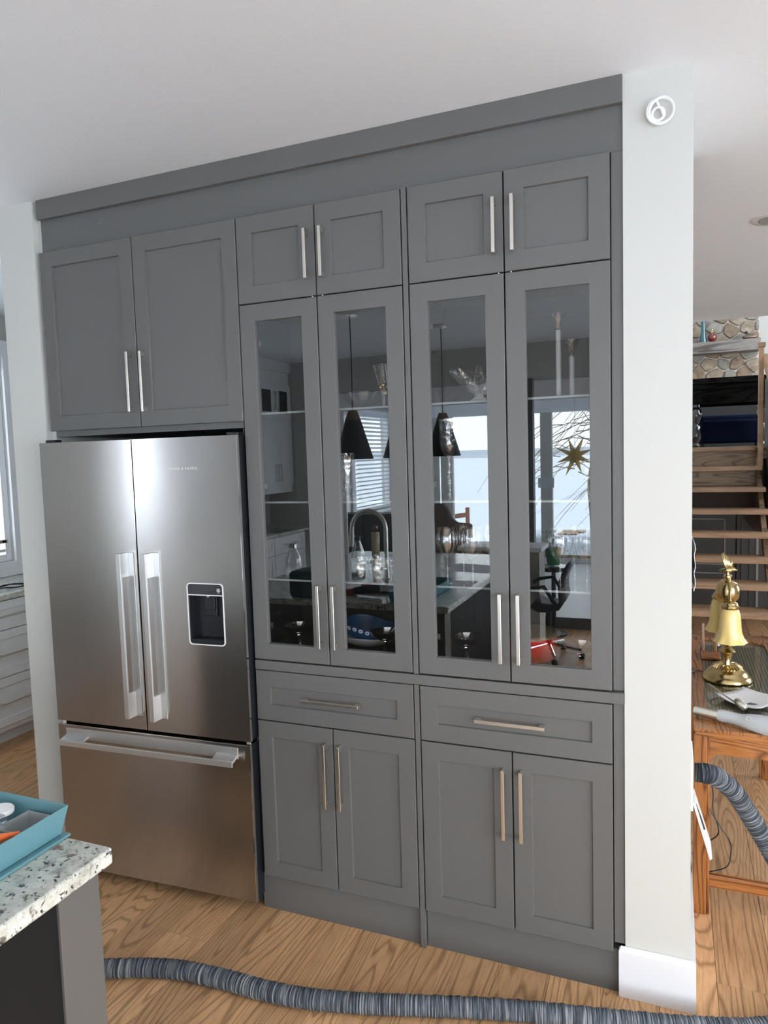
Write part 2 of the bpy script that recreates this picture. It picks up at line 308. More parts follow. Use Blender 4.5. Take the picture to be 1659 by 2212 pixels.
class G:
    def __init__(s): s.v = []; s.f = []; s.uv = None

    def box(s, x0, x1, y0, y1, z0, z1):
        x0, x1 = min(x0, x1), max(x0, x1); y0, y1 = min(y0, y1), max(y0, y1); z0, z1 = min(z0, z1), max(z0, z1)
        b = len(s.v)
        s.v += [(x0, y0, z0), (x1, y0, z0), (x1, y1, z0), (x0, y1, z0), (x0, y0, z1), (x1, y0, z1), (x1, y1, z1), (x0, y1, z1)]
        s.f += [[b + i for i in q] for q in ((3, 2, 1, 0), (4, 5, 6, 7), (0, 1, 5, 4), (1, 2, 6, 5), (2, 3, 7, 6), (3, 0, 4, 7))]
        return s

    def hexa(s, bottom, top):
        b = len(s.v); s.v += list(bottom) + list(top); n = len(bottom)
        s.f += [[b + i for i in reversed(range(n))], [b + n + i for i in range(n)]]
        s.f += [[b + i, b + (i + 1) % n, b + n + (i + 1) % n, b + n + i] for i in range(n)]
        return s

    def poly(s, pts):
        b = len(s.v); s.v += list(pts); s.f.append([b + i for i in range(len(pts))]); return s

    def lathe(s, prof, c=(0, 0, 0), n=24, ax=None, squash=1.0, wav=0, wn=0):
        """prof: (radius, height) from bottom to top of the outside; ax: direction of the axis"""
        b = len(s.v)
        q = Vector((0, 0, 1)).rotation_difference(Vector(ax).normalized()) if ax else None
        zt = max(h for _, h in prof); zb = min(h for _, h in prof)
        for (r, h) in prof:
            for i in range(n):
                a = 2 * math.pi * i / n
                rr = r
                if wav and wn:
                    e = max(0., 1 - (h - zb) / max(1e-6, (zt - zb)) * 2.5); rr = r * (1 + wav * e * math.cos(wn * a))
                p = Vector((rr * math.cos(a), rr * math.sin(a) * squash, h))
                if q: p = q @ p
                s.v.append((p.x + c[0], p.y + c[1], p.z + c[2]))
        for j in range(len(prof) - 1):
            for i in range(n):
                i2 = (i + 1) % n
                s.f.append([b + j * n + i, b + j * n + i2, b + (j + 1) * n + i2, b + (j + 1) * n + i])
        if prof[0][0] > 1e-4: s.f.append([b + i for i in reversed(range(n))])
        if prof[-1][0] > 1e-4: s.f.append([b + (len(prof) - 1) * n + i for i in range(n)])
        return s

    def tube(s, pts, r, n=8, cap=True, uv=False):
        pts = [Vector(p) for p in pts]; b = len(s.v); m = len(pts)
        rs = r if isinstance(r, (list, tuple)) else [r] * m
        t0 = (pts[1] - pts[0]).normalized()
        a = Vector((0, 0, 1)) if abs(t0.z) < .9 else Vector((1, 0, 0))
        u = a.cross(t0).normalized(); L = 0.; Ls = []
        for i, p in enumerate(pts):
            t = ((pts[min(i + 1, m - 1)] - pts[max(i - 1, 0)])).normalized()
            u = (u - t * u.dot(t)).normalized(); w = t.cross(u)
            if i: L += (pts[i] - pts[i - 1]).length
            Ls.append(L)
            for k in range(n):
                an = 2 * math.pi * k / n
                s.v.append(tuple(p + (u * math.cos(an) + w * math.sin(an)) * rs[i]))
        if uv: s.uv = s.uv or {}
        for i in range(m - 1):
            for k in range(n):
                k2 = (k + 1) % n
                if uv: s.uv[len(s.f)] = [(Ls[i], k / n), (Ls[i], (k + 1) / n), (Ls[i + 1], (k + 1) / n), (Ls[i + 1], k / n)]
                s.f.append([b + i * n + k, b + i * n + k2, b + (i + 1) * n + k2, b + (i + 1) * n + k])
        if cap:
            s.f.append([b + k for k in reversed(range(n))]); s.f.append([b + (m - 1) * n + k for k in range(n)])
        return s

    def build(s, name, mt, parent=None, bevel=0., smooth=False, seg=2, kind=None, sub=0, solid=0.):
        o0 = OFF.get(parent.name, (0, 0, 0)) if parent else (0, 0, 0)
        me = bpy.data.meshes.new(name)
        me.from_pydata([(x - o0[0], y - o0[1], z - o0[2]) for x, y, z in s.v], [], s.f)
        if s.uv:
            ul = me.uv_layers.new(name='UVMap')
            for fi, uvs in s.uv.items():
                for li, q in zip(me.polygons[fi].loop_indices, uvs): ul.data[li].uv = q
        me.update()
        mt_ = MT[mt] if isinstance(mt, str) else mt
        me.materials.append(mt_)
        if smooth:
            for p in me.polygons: p.use_smooth = True
        o = bpy.data.objects.new(name, me); COL.objects.link(o)
        if parent: o.parent = parent
        OFF[o.name] = o0
        if solid:
            d = o.modifiers.new('solid', 'SOLIDIFY'); d.thickness = solid; d.offset = 0
        if bevel:
            bv = o.modifiers.new('bevel', 'BEVEL'); bv.width = bevel; bv.segments = seg; bv.limit_method = 'ANGLE'; bv.harden_normals = False
        if sub:
            sb = o.modifiers.new('sub', 'SUBSURF'); sb.levels = sub; sb.render_levels = sub
        if smooth and not sub:
            me.set_sharp_from_angle(angle=math.radians(40))
        if kind: o['kind'] = kind
        return o


def B(*a): return G().box(*a)


def tag(o, label, cat, group=None, kind=None):
    o['label'] = label; o['category'] = cat
    if group: o['group'] = group
    if kind: o['kind'] = kind
    return o


def thing(name, label, cat, loc=(0, 0, 0), group=None, rotz=0., local=False):
    o = bpy.data.objects.new(name, None); COL.objects.link(o); o.location = loc; o.rotation_euler = (0, 0, rotz)
    o.empty_display_size = .05
    OFF[o.name] = (0, 0, 0) if local else tuple(loc)
    return tag(o, label, cat, group)


def st(g, name, mt, parent=None, **k):
    o = g.build(name, mt, parent, **k)
    if not parent: o['kind'] = 'structure'
    return o


def cm(pts, k=8):
    """catmull-rom through points"""
    P = [Vector(p) for p in pts]; P = [P[0] * 2 - P[1]] + P + [P[-1] * 2 - P[-2]]; out = []
    for i in range(1, len(P) - 2):
        for j in range(k):
            t = j / k; a, b, c, d = P[i - 1:i + 3]
            out.append(.5 * ((2 * b) + (c - a) * t + (2 * a - 5 * b + 4 * c - d) * t * t + (3 * b - a - 3 * c + d) * t ** 3))
    out.append(P[-2]); return out


def copy_tree(o, parent=None):
    c = o.copy(); COL.objects.link(c); c.parent = parent
    for ch in list(o.children): copy_tree(ch, c)
    return c


CZ = 2.73   # ceiling height
# ================================================================ SETTING
# floor: base slab and the oak boards that can be told apart
fl = st(B(-2.87, 4.0, -4.6, 7.0, -.12, -.012), 'floor', 'gap')
PW = .1655
zones = [(-1.4, 1.62, -1.35, .12), (1.4, 2.65, -.45, 5.0), (-2.5, -.98, .1, 3.0), (-.35, 1.2, -4.6, -2.2)]
px0 = .058 - PW * 18
rest = G()
for c in range(0, 42):
    x0 = px0 + c * PW
    if x0 < -2.87 or x0 + PW > 4.0: continue
    rr = random.Random(c * 13 + 5)
    y = -4.6; ys = []
    if abs(x0 - 1.5475) < .02: ys = [-4.6, -3.3, -1.4, .16, 2.1, 3.9, 5.4, 7.0]
    elif abs(x0 - 1.713) < .02: ys = [-4.6, -2.8, -.9, .577, 2.6, 4.4, 7.0]
    else:
        y = -4.6 - rr.uniform(0, 1.2); ys = [-4.6]
        while True:
            y += rr.uniform(1.3, 2.3)
            if y > 6.6: break
            if y > -4.2: ys.append(y)
        ys.append(7.0)
    for a, b in zip(ys, ys[1:]):
        seen = any(x0 + PW > z[0] and x0 < z[1] and b > z[2] and a < z[3] for z in zones)
        if seen:
            B(x0 + .0006, x0 + PW - .0006, a + .0006, b - .0006, -.012, 0).build('floor_plank', 'oak', fl, bevel=.0007, seg=1)
        else:
            rest.box(x0, x0 + PW, a, b, -.012, -.0002)
rest.build('hidden_planks', 'oak', fl, kind='stuff')
# ceiling
cl = st(B(-2.87, 4.0, -4.87, 4.53, CZ, CZ + .12), 'ceiling', 'ceil')
# recessed light in the ceiling
t = thing('ceiling_light', 'round white recessed ceiling light to the right of the white post', 'ceiling light', (1.842, 1.668, CZ))
g = G().lathe([(.048, -.004), (.088, -.007), (.094, -.004), (.094, .0)], (1.842, 1.668, CZ), 40); g.build('trim_ring', 'trim', t, smooth=True)
G().lathe([(.0, -.002), (.058, -.0025), (.062, -.009), (.048, -.010), (.0, -.008)], (1.842, 1.668, CZ), 32).build('lens', 'frost', t, smooth=True)

# walls beside the cabinets (post left of the fridge, post on the right)
st(B(-1.12, -.936, .0, 4.5, 0, CZ), 'wall_left_of_fridge', 'wall')
st(B(-.936, -.915, .03, .7, 0, CZ), 'trim_1', 'wall')
st(B(1.283, 1.467, .014, .82, 0, CZ), 'wall_right_post', 'wall')
st(B(-.936, 1.467, .72, .82, 0, CZ), 'wall_behind_cabinets', 'wall')
st(B(-1.12, 1.467, 4.4, 4.5, 0, CZ), 'wall_far_back', 'wall')
bb = G().box(1.264, 1.483, -.003, .013, 0, .148).box(1.467, 1.483, .013, .82, 0, .148)
bb.hexa([(1.264, -.003, .148), (1.483, -.003, .148), (1.483, .013, .148), (1.264, .013, .148)], [(1.270, .010, .158), (1.474, .010, .158), (1.474, .013, .158), (1.270, .013, .158)])
bb.box(1.264, 1.283, .013, .02, 0, .150)
st(bb, 'baseboard_right', 'trim', bevel=.001)
# left outer wall (x=-2.87) with two windows
LX = -2.87


def wall_x(name, x0, x1, y0, y1, z0, z1, holes, mt):
    g = G(); ys = sorted(holes); y = y0
    for (a, b, c, d) in ys:
        g.box(x0, x1, y, a, z0, z1); g.box(x0, x1, a, b, z0, c); g.box(x0, x1, a, b, d, z1); y = b
    g.box(x0, x1, y, y1, z0, z1)
    return st(g, name, mt)


wall_x('wall_left', LX - .15, LX, -4.95, 4.5, 0, CZ + .1, [(-4.06, -3.20, 1.05, 2.35), (.05, 1.45, 1.03, 2.45)], 'greywall')
wall_x('wall_right', 4.0, 4.12, -8.1, 9.2, 0, 5.2, [(-7.6, -5.0, .15, 2.2), (-4.3, -.4, .1, 2.5), (1.8, 3.2, .9, 2.2), (5.1, 8.5, 2.2, 4.6)], 'wall')


def window_x(idx, x, s, y0, y1, z0, z1, mulls=(), casing=.1, fw=.05, label=None):
    """window in a wall that runs along y; s=+1 faces +x"""
    g = G()
    for (a, b, c, d) in ((y0 - casing, y0, z0 - casing, z1 + casing), (y1, y1 + casing, z0 - casing, z1 + casing), (y0, y1, z1, z1 + casing), (y0, y1, z0 - casing, z0)):
        g.box(x, x + s * .02, a, b, c, d)
    o = st(g, 'window_%d' % idx, 'trim', bevel=.002)
    f = G(); xi = x - s * .02; xo = x - s * .09
    for (a, b, c, d) in ((y0, y0 + fw, z0, z1), (y1 - fw, y1, z0, z1), (y0 + fw, y1 - fw, z0, z0 + fw), (y0 + fw, y1 - fw, z1 - fw, z1)): f.box(xo, xi, a, b, c, d)
    for mm in mulls: f.box(xo, xi, mm - fw * .6, mm + fw * .6, z0 + fw, z1 - fw)
    f.build('window_frame', 'trim', o, bevel=.003)
    xs = [y0 + fw] + [q for mm in mulls for q in (mm - fw * .6, mm + fw * .6)] + [y1 - fw]
    for a, b in zip(xs[::2], xs[1::2]): B(x - s * .055, x - s * .049, a, b, z0 + fw, z1 - fw).build('window_pane', 'winpane', o)
    return o


def blind_x(label, x, s, y0, y1, z0, z1, pitch=.044, w=.044, tilt=.15, group=None):
    t = thing('window_blind', label, 'blind', (x, (y0 + y1) / 2, z1), group)
    B(x, x + s * .055, y0, y1, z1 - .05, z1).build('headrail', 'slat', t, bevel=.003)
    z = z1 - .08; o = None; c, q = math.cos(tilt) * w / 2, math.sin(tilt) * w / 2; xm = x + s * .028
    while z > z0 + .04:
        if o is None:
            g = G().hexa([(xm - c, y0, z - q - .001), (xm + c, y0, z + q - .001), (xm + c, y1, z + q - .001), (xm - c, y1, z - q - .001)], [(xm - c, y0, z - q + .001), (xm + c, y0, z + q + .001), (xm + c, y1, z + q + .001), (xm - c, y1, z - q + .001)])
            o = g.build('slat', 'slat', t); z00 = z
        else:
            n = o.copy(); COL.objects.link(n); n.location.z = z - z00
        z -= pitch
    B(x + s * .008, x + s * .048, y0, y1, z0 + .0, z0 + .02).build('bottom_rail', 'slat', t)
    for yy in (y0 + .12, y1 - .12): B(xm - .001, xm + .001, yy, yy + .003, z0, z1 - .03).build('ladder_cord', 'slat', t)
    return t


w1 = window_x(1, LX, 1, .05, 1.45, 1.03, 2.45, label=None)
blind_x('white slatted blind in the kitchen window left of the fridge', LX - .045, 1, .12, 1.38, 1.10, 2.41, group=None)
G().box(LX + .0, LX + .04, 1.33, 1.36, 1.17, 1.185).box(LX + .03, LX + .04, 1.30, 1.37, 1.165, 1.19).build('window_crank', 'nickel', w1)
window_x(2, LX, 1, -4.06, -3.20, 1.05, 2.35, casing=.06)
blind_x('white slatted blind in the window facing the refrigerator', LX - .045, 1, -4.02, -3.24, 1.10, 2.32, tilt=.26)
window_x(3, 4.0, -1, -4.3, -.4, .1, 2.5, mulls=(-3.0, -1.7))
window_x(4, 4.0, -1, 1.8, 3.2, .9, 2.2, mulls=(2.5,))  # unseen opening, sized to limit daylight on the right-hand floor and stairs
window_x(5, 4.0, -1, 5.1, 8.5, 2.2, 4.6, mulls=(6.8,))  # unseen window added to bring daylight into the upper level
window_x(6, 4.0, -1, -7.6, -5.0, .15, 2.2, mulls=(-6.3,))

# header and side of the opening to the sunroom behind the camera
st(B(LX, 4.0, -4.97, -4.87, 2.25, CZ), 'wall_sunroom_header', 'greywall')
st(B(LX, -1.97, -4.97, -4.87, 0, 2.25), 'wall_sunroom_left_part', 'greywall')
g = G()
for (a, b, c, d) in ((-1.97, 4.0, 2.17, 2.36),): g.box(a, b, -4.869, -4.845, c, d)
g.box(-1.97, -1.89, -4.869, -4.845, .1, 2.17)
st(g, 'trim_2', 'trim', bevel=.002)
st(B(.125, .19, -4.66, -4.56, .0, 2.36), 'wall_slim_post', 'greydoor')
# sunroom: raised tiled floor, ceiling, back glass wall
sf = st(B(-2.4, 4.0, -8.2, -4.6, -.12, .094), 'floor_sunroom', 'grout')
tw = .62
for i in range(11):
    for j in range(6):
        x0 = -2.4 + i * tw; y1 = -4.6 - j * tw
        if x0 + tw > 4.05 or x0 > 1.6: continue
        B(x0 + .002, min(x0 + tw, 4.0) - .002, max(y1 - tw, -8.0) + .002, y1 - .002, .094, .10).build('floor_tile', 'tile', sf, bevel=.001, seg=1)
B(1.94, 4.0, -8.0, -4.6, .094, .10).build('tile_field', 'tile', sf)
st(B(-2.87, 4.0, -4.605, -4.59, -.0, .105), 'trim_3', 'greydoor')
st(B(-2.5, 4.1, -8.1, -4.95, 2.45, 2.55), 'ceiling_sunroom', 'ceil')
wall_x('wall_sunroom_left', -2.55, -2.4, -8.1, -4.97, 0, 2.5, [(-7.5, -6.2, .93, 2.25), (-6.12, -5.7, .93, 2.25)], 'greywall')
window_x(7, -2.4, 1, -7.5, -6.2, .93, 2.25, casing=.04)
window_x(8, -2.4, 1, -6.12, -5.7, .93, 2.25, casing=.04)
blind_x('white slatted blind in the sunroom side window, mirrored beside the pendant lamps', -2.42, 1, -7.46, -6.24, .95, 2.25, pitch=.055, tilt=.5)
BY = -8.0
bays = [(-2.4, -1.99), (-1.845, -1.80), (-1.624, -.552), (-.441, -.331), (-.171, .75), (.87, 1.9), (2.0, 3.0), (3.1, 3.95)]
g = G().box(-2.4, 4.0, BY - .1, BY, 2.21, 2.5).box(-2.4, 4.0, BY - .1, BY, 0, .2)
xs = [-2.4] + [v for b in bays for v in b] + [4.0]
edges = [(xs[i], xs[i + 1]) for i in range(0, len(xs), 2)]
dr = st(g, 'door_1', 'trim')
for a, b in edges:
    if b - a > .01: B(a, b, BY - .09, BY + .01, .2, 2.21).build('door_stile', 'greywall' if b - a > .11 else 'trim', dr, bevel=.003)
for a, b in bays: B(a, b, BY - .05, BY - .045, .2, 2.21).build('door_pane', 'winpane', dr)
B(-.36, -.14, BY + .01, BY + .05, 1.16, 1.30).build('door_latch', 'toolgrey', dr, bevel=.004)
st(B(-.6, .9, BY + .0, BY + .03, .17, .21), 'trim_4', 'tan')

# kitchen / stair hall rest of the shell
st(B(-2.87, -1.12, 4.4, 4.5, 0, CZ), 'wall_kitchen_end', 'greywall')
# upper level
st(B(1.2, 4.0, 5.42, 9.2, 1.55, 1.655), 'floor_upper_level', 'oakdark')
st(B(-1.2, 4.0, 4.53, 9.2, 5.1, 5.2), 'ceiling_upper_level', 'ceil')
st(B(1.2, 1.3, 4.53, 9.2, 0, 5.2), 'wall_stair_left', 'wall')
st(B(2.50, 4.0, 9.03, 9.2, 1.655, 5.1), 'wall_upper_right', 'greywall')
st(B(1.3, 4.0, 4.4, 4.53, CZ + .12, 5.1), 'wall_above_ceiling_edge', 'wall')
fw_ = st(B(1.2, 2.5, 9.03, 9.2, 1.655, 5.1), 'wall_fireplace', 'mortar')


def clip(poly, n, d):
    out = []
    for i in range(len(poly)):
        a, b = poly[i], poly[(i + 1) % len(poly)]; da = a[0] * n[0] + a[1] * n[1] - d; db = b[0] * n[0] + b[1] * n[1] - d
        if da <= 0: out.append(a)
        if da * db < 0: k = da / (da - db); out.append((a[0] + (b[0] - a[0]) * k, a[1] + (b[1] - a[1]) * k))
    return out


rs = random.Random(21)
seeds = []
for r_ in range(7):
    for c_ in range(7):
        seeds.append((1.3 + c_ * .21 + (.1 if r_ % 2 else 0) + rs.uniform(-.06, .06), 2.66 + r_ * .155 + rs.uniform(-.04, .04)))
for i, s_ in enumerate(seeds):
    poly = [(1.2, 2.58), (2.49, 2.58), (2.49, 3.75), (1.2, 3.75)]
    for j, q in enumerate(seeds):
        if i == j: continue
        dx, dz = q[0] - s_[0], q[1] - s_[1]; L = math.hypot(dx, dz)
        if L > .6: continue
        nx, nz = dx / L, dz / L; mid = ((q[0] + s_[0]) / 2 * nx + (q[1] + s_[1]) / 2 * nz)
        poly = clip(poly, (nx, nz), mid - .009)
        if len(poly) < 3: break
    if len(poly) < 3: continue
    # rounded corners
    rp = []
    for a in range(len(poly)):
        p0, p1, p2 = poly[a - 1], poly[a], poly[(a + 1) % len(poly)]
        rp += [(p1[0] + (p0[0] - p1[0]) * .17, p1[1] + (p0[1] - p1[1]) * .17), (p1[0] + (p2[0] - p1[0]) * .17, p1[1] + (p2[1] - p1[1]) * .17)]
    cx_ = sum(p[0] for p in rp) / len(rp); cz_ = sum(p[1] for p in rp) / len(rp)
    g = G(); n = len(rp); dep = rs.uniform(.025, .045)
    g.v = [(p[0], 9.035, p[1]) for p in rp] + [(p[0], 9.03 - dep * .6, p[1]) for p in rp] + [(cx_ + (p[0] - cx_) * .9, 9.03 - dep, cz_ + (p[1] - cz_) * .9) for p in rp]
    for L_ in (0, 1):
        g.f += [[L_ * n + k, (L_ + 1) * n + k, (L_ + 1) * n + (k + 1) % n, L_ * n + (k + 1) % n][::-1] for k in range(n)]
    g.f.append([2 * n + k for k in range(n)])
    g.build('stone', STONES[i % 3], fw_, smooth=True)
t = tag(B(1.32, 2.488, 8.74, 8.99, 2.945, 3.10).build('fireplace_mantel', 'mantel', bevel=.008), 'weathered grey wooden mantel beam across the stone wall', 'mantel')

# wall under the upper floor with grey panelled doors seen between the treads
g = G().box(1.2, 1.978, 5.60, 5.68, 0, 1.55).box(1.99, 4.0, 5.60, 5.68, 0, 1.55).box(1.95, 2.02, 5.68, 5.72, 0, 1.55)
wu = st(g, 'wall_under_stairs', 'greydoor')
for (a, b, c, d) in ((1.36, 1.888, .50, .962), (1.36, 1.888, .08, .42)):
    for (e, f_, h, k) in ((a, b, c, c + .010), (a, b, d - .010, d), (a, a + .010, c, d), (b - .010, b, c, d)):
        B(e, f_, 5.588, 5.60, h, k).build('panel_moulding', 'greywall', wu)
for xx in (2.03, 2.10, 2.16): B(xx, xx + .02, 5.58, 5.60, 0, 1.5).build('door_casing', 'greywall' if xx > 2.12 else 'greydoor', wu)

# outdoors behind the camera
st(B(-160, 160, -254, -8.5, -.8, -.6), 'ground_snow', 'snow')
st(B(-300, 300, -260, -255, -.6, 2.3), 'ground_far_shore', mat('far_shore', (.55, .60, .66), .9))
st(B(-8, -3.2, -40, 40, -.8, -.5), 'ground_left_snow', 'snow')
st(B(4.4, 14, -40, 40, -.8, -.5), 'ground_right_snow', 'snow')

# ================================================================ CHARCOAL CABINETS
WF, WD, GP = .45695, .30728, .02088
X = [-2 * WF, -WF, 0, WD, 2 * WD, 2 * WD + GP, 3 * WD + GP, 4 * WD + GP]
Z_TOP, Z_SB, Z_FB, Z_GB = 2.5273, 2.2317, 1.826, .9652
GAPH = .0022


def rect_loop(x0, x1, z0, z1, y): return [(x0, y, z0), (x1, y, z0), (x1, y, z1), (x0, y, z1)]


def door(parent, name, x0, x1, z0, z1, glass=False, fr=.058, y=0., th=.0185, axis='y', mt='charcoal', rec=.008):
    x0 += GAPH; x1 -= GAPH
    loops = [rect_loop(x0, x1, z0, z1, y + th), rect_loop(x0, x1, z0, z1, y + .0015), rect_loop(x0 + .0015, x1 - .0015, z0 + .0015, z1 - .0015, y),
             rect_loop(x0 + fr, x1 - fr, z0 + fr, z1 - fr, y), rect_loop(x0 + fr + .001, x1 - fr - .001, z0 + fr + .001, z1 - fr - .001, y + .0015),
             rect_loop(x0 + fr + .002, x1 - fr - .002, z0 + fr + .002, z1 - fr - .002, y + (.0185 if glass else rec))]
    g = G()
    for l in loops: g.v += l
    for k in range(len(loops) - 1):
        for i in range(4):
            j = (i + 1) % 4
            g.f.append([k * 4 + i, k * 4 + j, (k + 1) * 4 + j, (k + 1) * 4 + i])
    n = len(loops) - 1
    if glass:
        for i in range(4): g.f.append([i, n * 4 + i, n * 4 + (i + 1) % 4, (i + 1) % 4])
    else:
        g.f.append([n * 4 + i for i in range(4)]); g.f.append([3, 2, 1, 0])
    if axis == 'x':   # door facing +x : (x->-y , y->-x)
        g.v = [(-b, a, c) for a, b, c in g.v]
    d = g.build(name, mt, parent)
    if glass:
        B(x0 + fr - .004, x1 - fr + .004, y + .010, y + .0135, z0 + fr - .004, z1 - fr + .004).build('glass_pane', 'pane', d)
    return d


def pull_v(d, x, z0, z1, w=.0105, dp=.030, y=0.):
    g = G().box(x - w / 2, x + w / 2, y - dp, y - dp + .007, z0, z1)
    g.box(x - w / 2 + .001, x + w / 2 - .001, y - dp + .006, y, z0, z0 + .019).box(x - w / 2 + .001, x + w / 2 - .001, y - dp + .006, y, z1 - .019, z1)
    return g.build('handle', 'nickel', d, bevel=.0008, seg=1)


def pull_h(d, x0, x1, z, w=.0105, dp=.030):
    g = G().box(x0, x1, -dp, -dp + .007, z - w / 2, z + w / 2)
    g.box(x0, x0 + .019, -dp + .006, 0, z - w / 2 + .001, z + w / 2 - .001).box(x1 - .019, x1, -dp + .006, 0, z - w / 2 + .001, z + w / 2 - .001)
    return g.build('handle', 'nickel', d, bevel=.0008, seg=1)


CB = .62     # cabinet depth
CY = .019    # front of the boxes
# 1 over the fridge
t = fc_ = thing('upper_cabinet', 'charcoal wall cabinet with two tall shaker doors above the refrigerator', 'cabinet', (X[0], CY, 1.80))
G().box(X[0] + .014, X[2] - .012, CY, CB, 1.803, 2.53).build('cabinet_body', 'charcoal', t)
d = door(t, 'door', X[0], X[1], Z_FB, Z_TOP); pull_v(d, X[1] - .028, 1.882, 2.106)
d = door(t, 'door', X[1], X[2], Z_FB, Z_TOP); pull_v(d, X[1] + .034, 1.880, 2.104)
# 2,3 short uppers
for a, b, c, lab in ((X[2], X[3], X[4], 'short charcoal wall cabinet above the left pair of glass doors'), (X[5], X[6], X[7], 'short charcoal wall cabinet above the right pair of glass doors')):
    t = thing('upper_cabinet', lab, 'cabinet', (a, CY, Z_SB))
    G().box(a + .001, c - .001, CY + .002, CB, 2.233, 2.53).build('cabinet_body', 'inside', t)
    d = door(t, 'door', a, b, Z_SB, Z_TOP); pull_v(d, b - .027, 2.285, 2.447)
    d = door(t, 'door', b, c, Z_SB, Z_TOP); pull_v(d, b + .030, 2.285, 2.447)
    for xx in (b - .018, b + .020):
        G().lathe([(.0025, 0), (.0032, .002), (.002, .004)], (xx, .006, 2.2279), 10).build('bumper_pad', 'mattewhite', t)
# 4,5 glass door units: hollow boxes
GL = []
for a, b, c, lab in ((X[2], X[3], X[4], 'tall charcoal display cabinet with glass doors next to the refrigerator'), (X[5], X[6], X[7], 'tall charcoal display cabinet with glass doors next to the white post')):
    t = thing('display_cabinet', lab, 'cabinet', (a, CY, Z_GB)); GL.append(t)
    g = G().box(a - (.012 if a < .1 else -.001), a + .006, CY, .37, .966, 2.2305).box(c - .006, c + .001, CY, .37, .966, 2.2305)
    g.box(a + .006, c - .006, .352, .37, .966, 2.2305).box(a + .006, c - .006, CY + .001, .352, 2.213, 2.2305).box(a + .006, c - .006, CY + .001, .352, .966, .985)
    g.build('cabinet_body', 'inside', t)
    for z in (1.250, 1.532, 1.851):
        s_ = B(a + .008, c - .008, .05, .34, z - .003, z + .004).build('glass_shelf', 'shelfglass', t)
        B(a + .008, c - .008, .0485, .0499, z - .003, z + .0035).build('shelf_edge', 'shelfedge', s_)
    for (p, q) in ((a, b), (b, c)):
        d = door(t, 'door', p, q, Z_GB, 2.2277, glass=True)
        pull_v(d, (q - .027) if p == a else (p + .030), 1.028, 1.248)
    for z in (2.095, 1.592, 1.088):
        for xx, s_ in ((a + .007, 1),):
            G().box(xx, xx + s_ * .050, .024, .034, z - .005, z + .005).box(xx + s_ * .048, xx + s_ * .064, .020, .026, z - .010, z + .010).build('hinge', 'darkgrey', t, bevel=.002)
# 6,7 base units
for a, b, c, lab, hh in ((X[2], X[3], X[4], 'charcoal base cabinet with drawer and two doors next to the refrigerator', (.198, .420)), (X[5], X[6], X[7], 'charcoal base cabinet with drawer and two doors next to the white post', (.827, 1.050))):
    t = thing('base_cabinet', lab, 'cabinet', (a, CY, 0))
    x1_ = c if c < 1 else c
    G().box(a - .012 if a < .1 else a + .001, x1_ - .001, CY + .002, CB, .139, .925).build('cabinet_body', 'inside', t)
    B(a - .017 if a < .1 else a + .001, c if c < 1 else 1.264, .018, .05, 0, .1393).build('toe_kick', 'charcoal', t)
    d = door(t, 'drawer', a, c, .7385, .9225); pull_h(d, hh[0], hh[1], .833)
    d = door(t, 'door', a, b, .1393, .7338); pull_v(d, b - .027, .452, .682)
    d = door(t, 'door', b, c, .1393, .7338); pull_v(d, b + .030, .452, .682)
# fillers and mouldings
tag(G().box(-.914, 1.283, .0005, .05, 2.655, CZ).build('crown_moulding', 'charcoal', bevel=.0015), 'flat charcoal crown board running along the ceiling over the cabinets', 'moulding')
tag(B(-.913, 1.283, .0195, .05, 2.531, 2.655).build('frieze_board', 'frieze'), 'charcoal frieze board between crown and cabinet doors, scuffed at left', 'board')
tag(G().box(.002, 1.281, -.0005, .60, .9262, .9598).build('ledge_rail', 'charcoal', bevel=.001), 'thin horizontal charcoal ledge between glass doors and drawers', 'ledge')
tag(G().box(X[4] + .002, X[5] - .002, .0005, .62, .962, 2.531).build('divider_stile', 'charcoal', bevel=.001), 'narrow upright charcoal divider between the two glass cabinets', 'divider')
tag(G().box(X[4] + .002, X[5] - .002, .0005, .62, 0, .924).build('divider_stile', 'charcoal', bevel=.001), 'narrow upright charcoal divider between the two drawers, reaching the floor', 'divider')
tag(G().box(X[7] + .001, 1.2829, .0195, .62, .962, 2.53).build('filler_strip', 'charcoal'), 'upper charcoal filler strip between display cabinet and white post', 'filler')
tag(G().box(X[7] + .001, 1.2829, .0195, .62, .16, .924).build('filler_strip', 'charcoal'), 'lower charcoal filler strip between base cabinet and white post', 'filler')
G().box(-.0165, -.0125, .019, .62, .1397, 1.80).build('side_panel', 'charcoal', fc_)

# ================================================================ REFRIGERATOR (local frame, front plane y=0)
f = thing('refrigerator', 'stainless steel french-door refrigerator with bottom freezer and water dispenser', 'refrigerator', (.004, -.047, 0), rotz=math.radians(2.78), local=True)
B(-.872, -.028, .066, .60, .02, 1.75).build('cabinet_body', 'darkgrey', f)
B(-.84, -.06, .10, .55, 0, .022).build('base_grille', 'black', f)


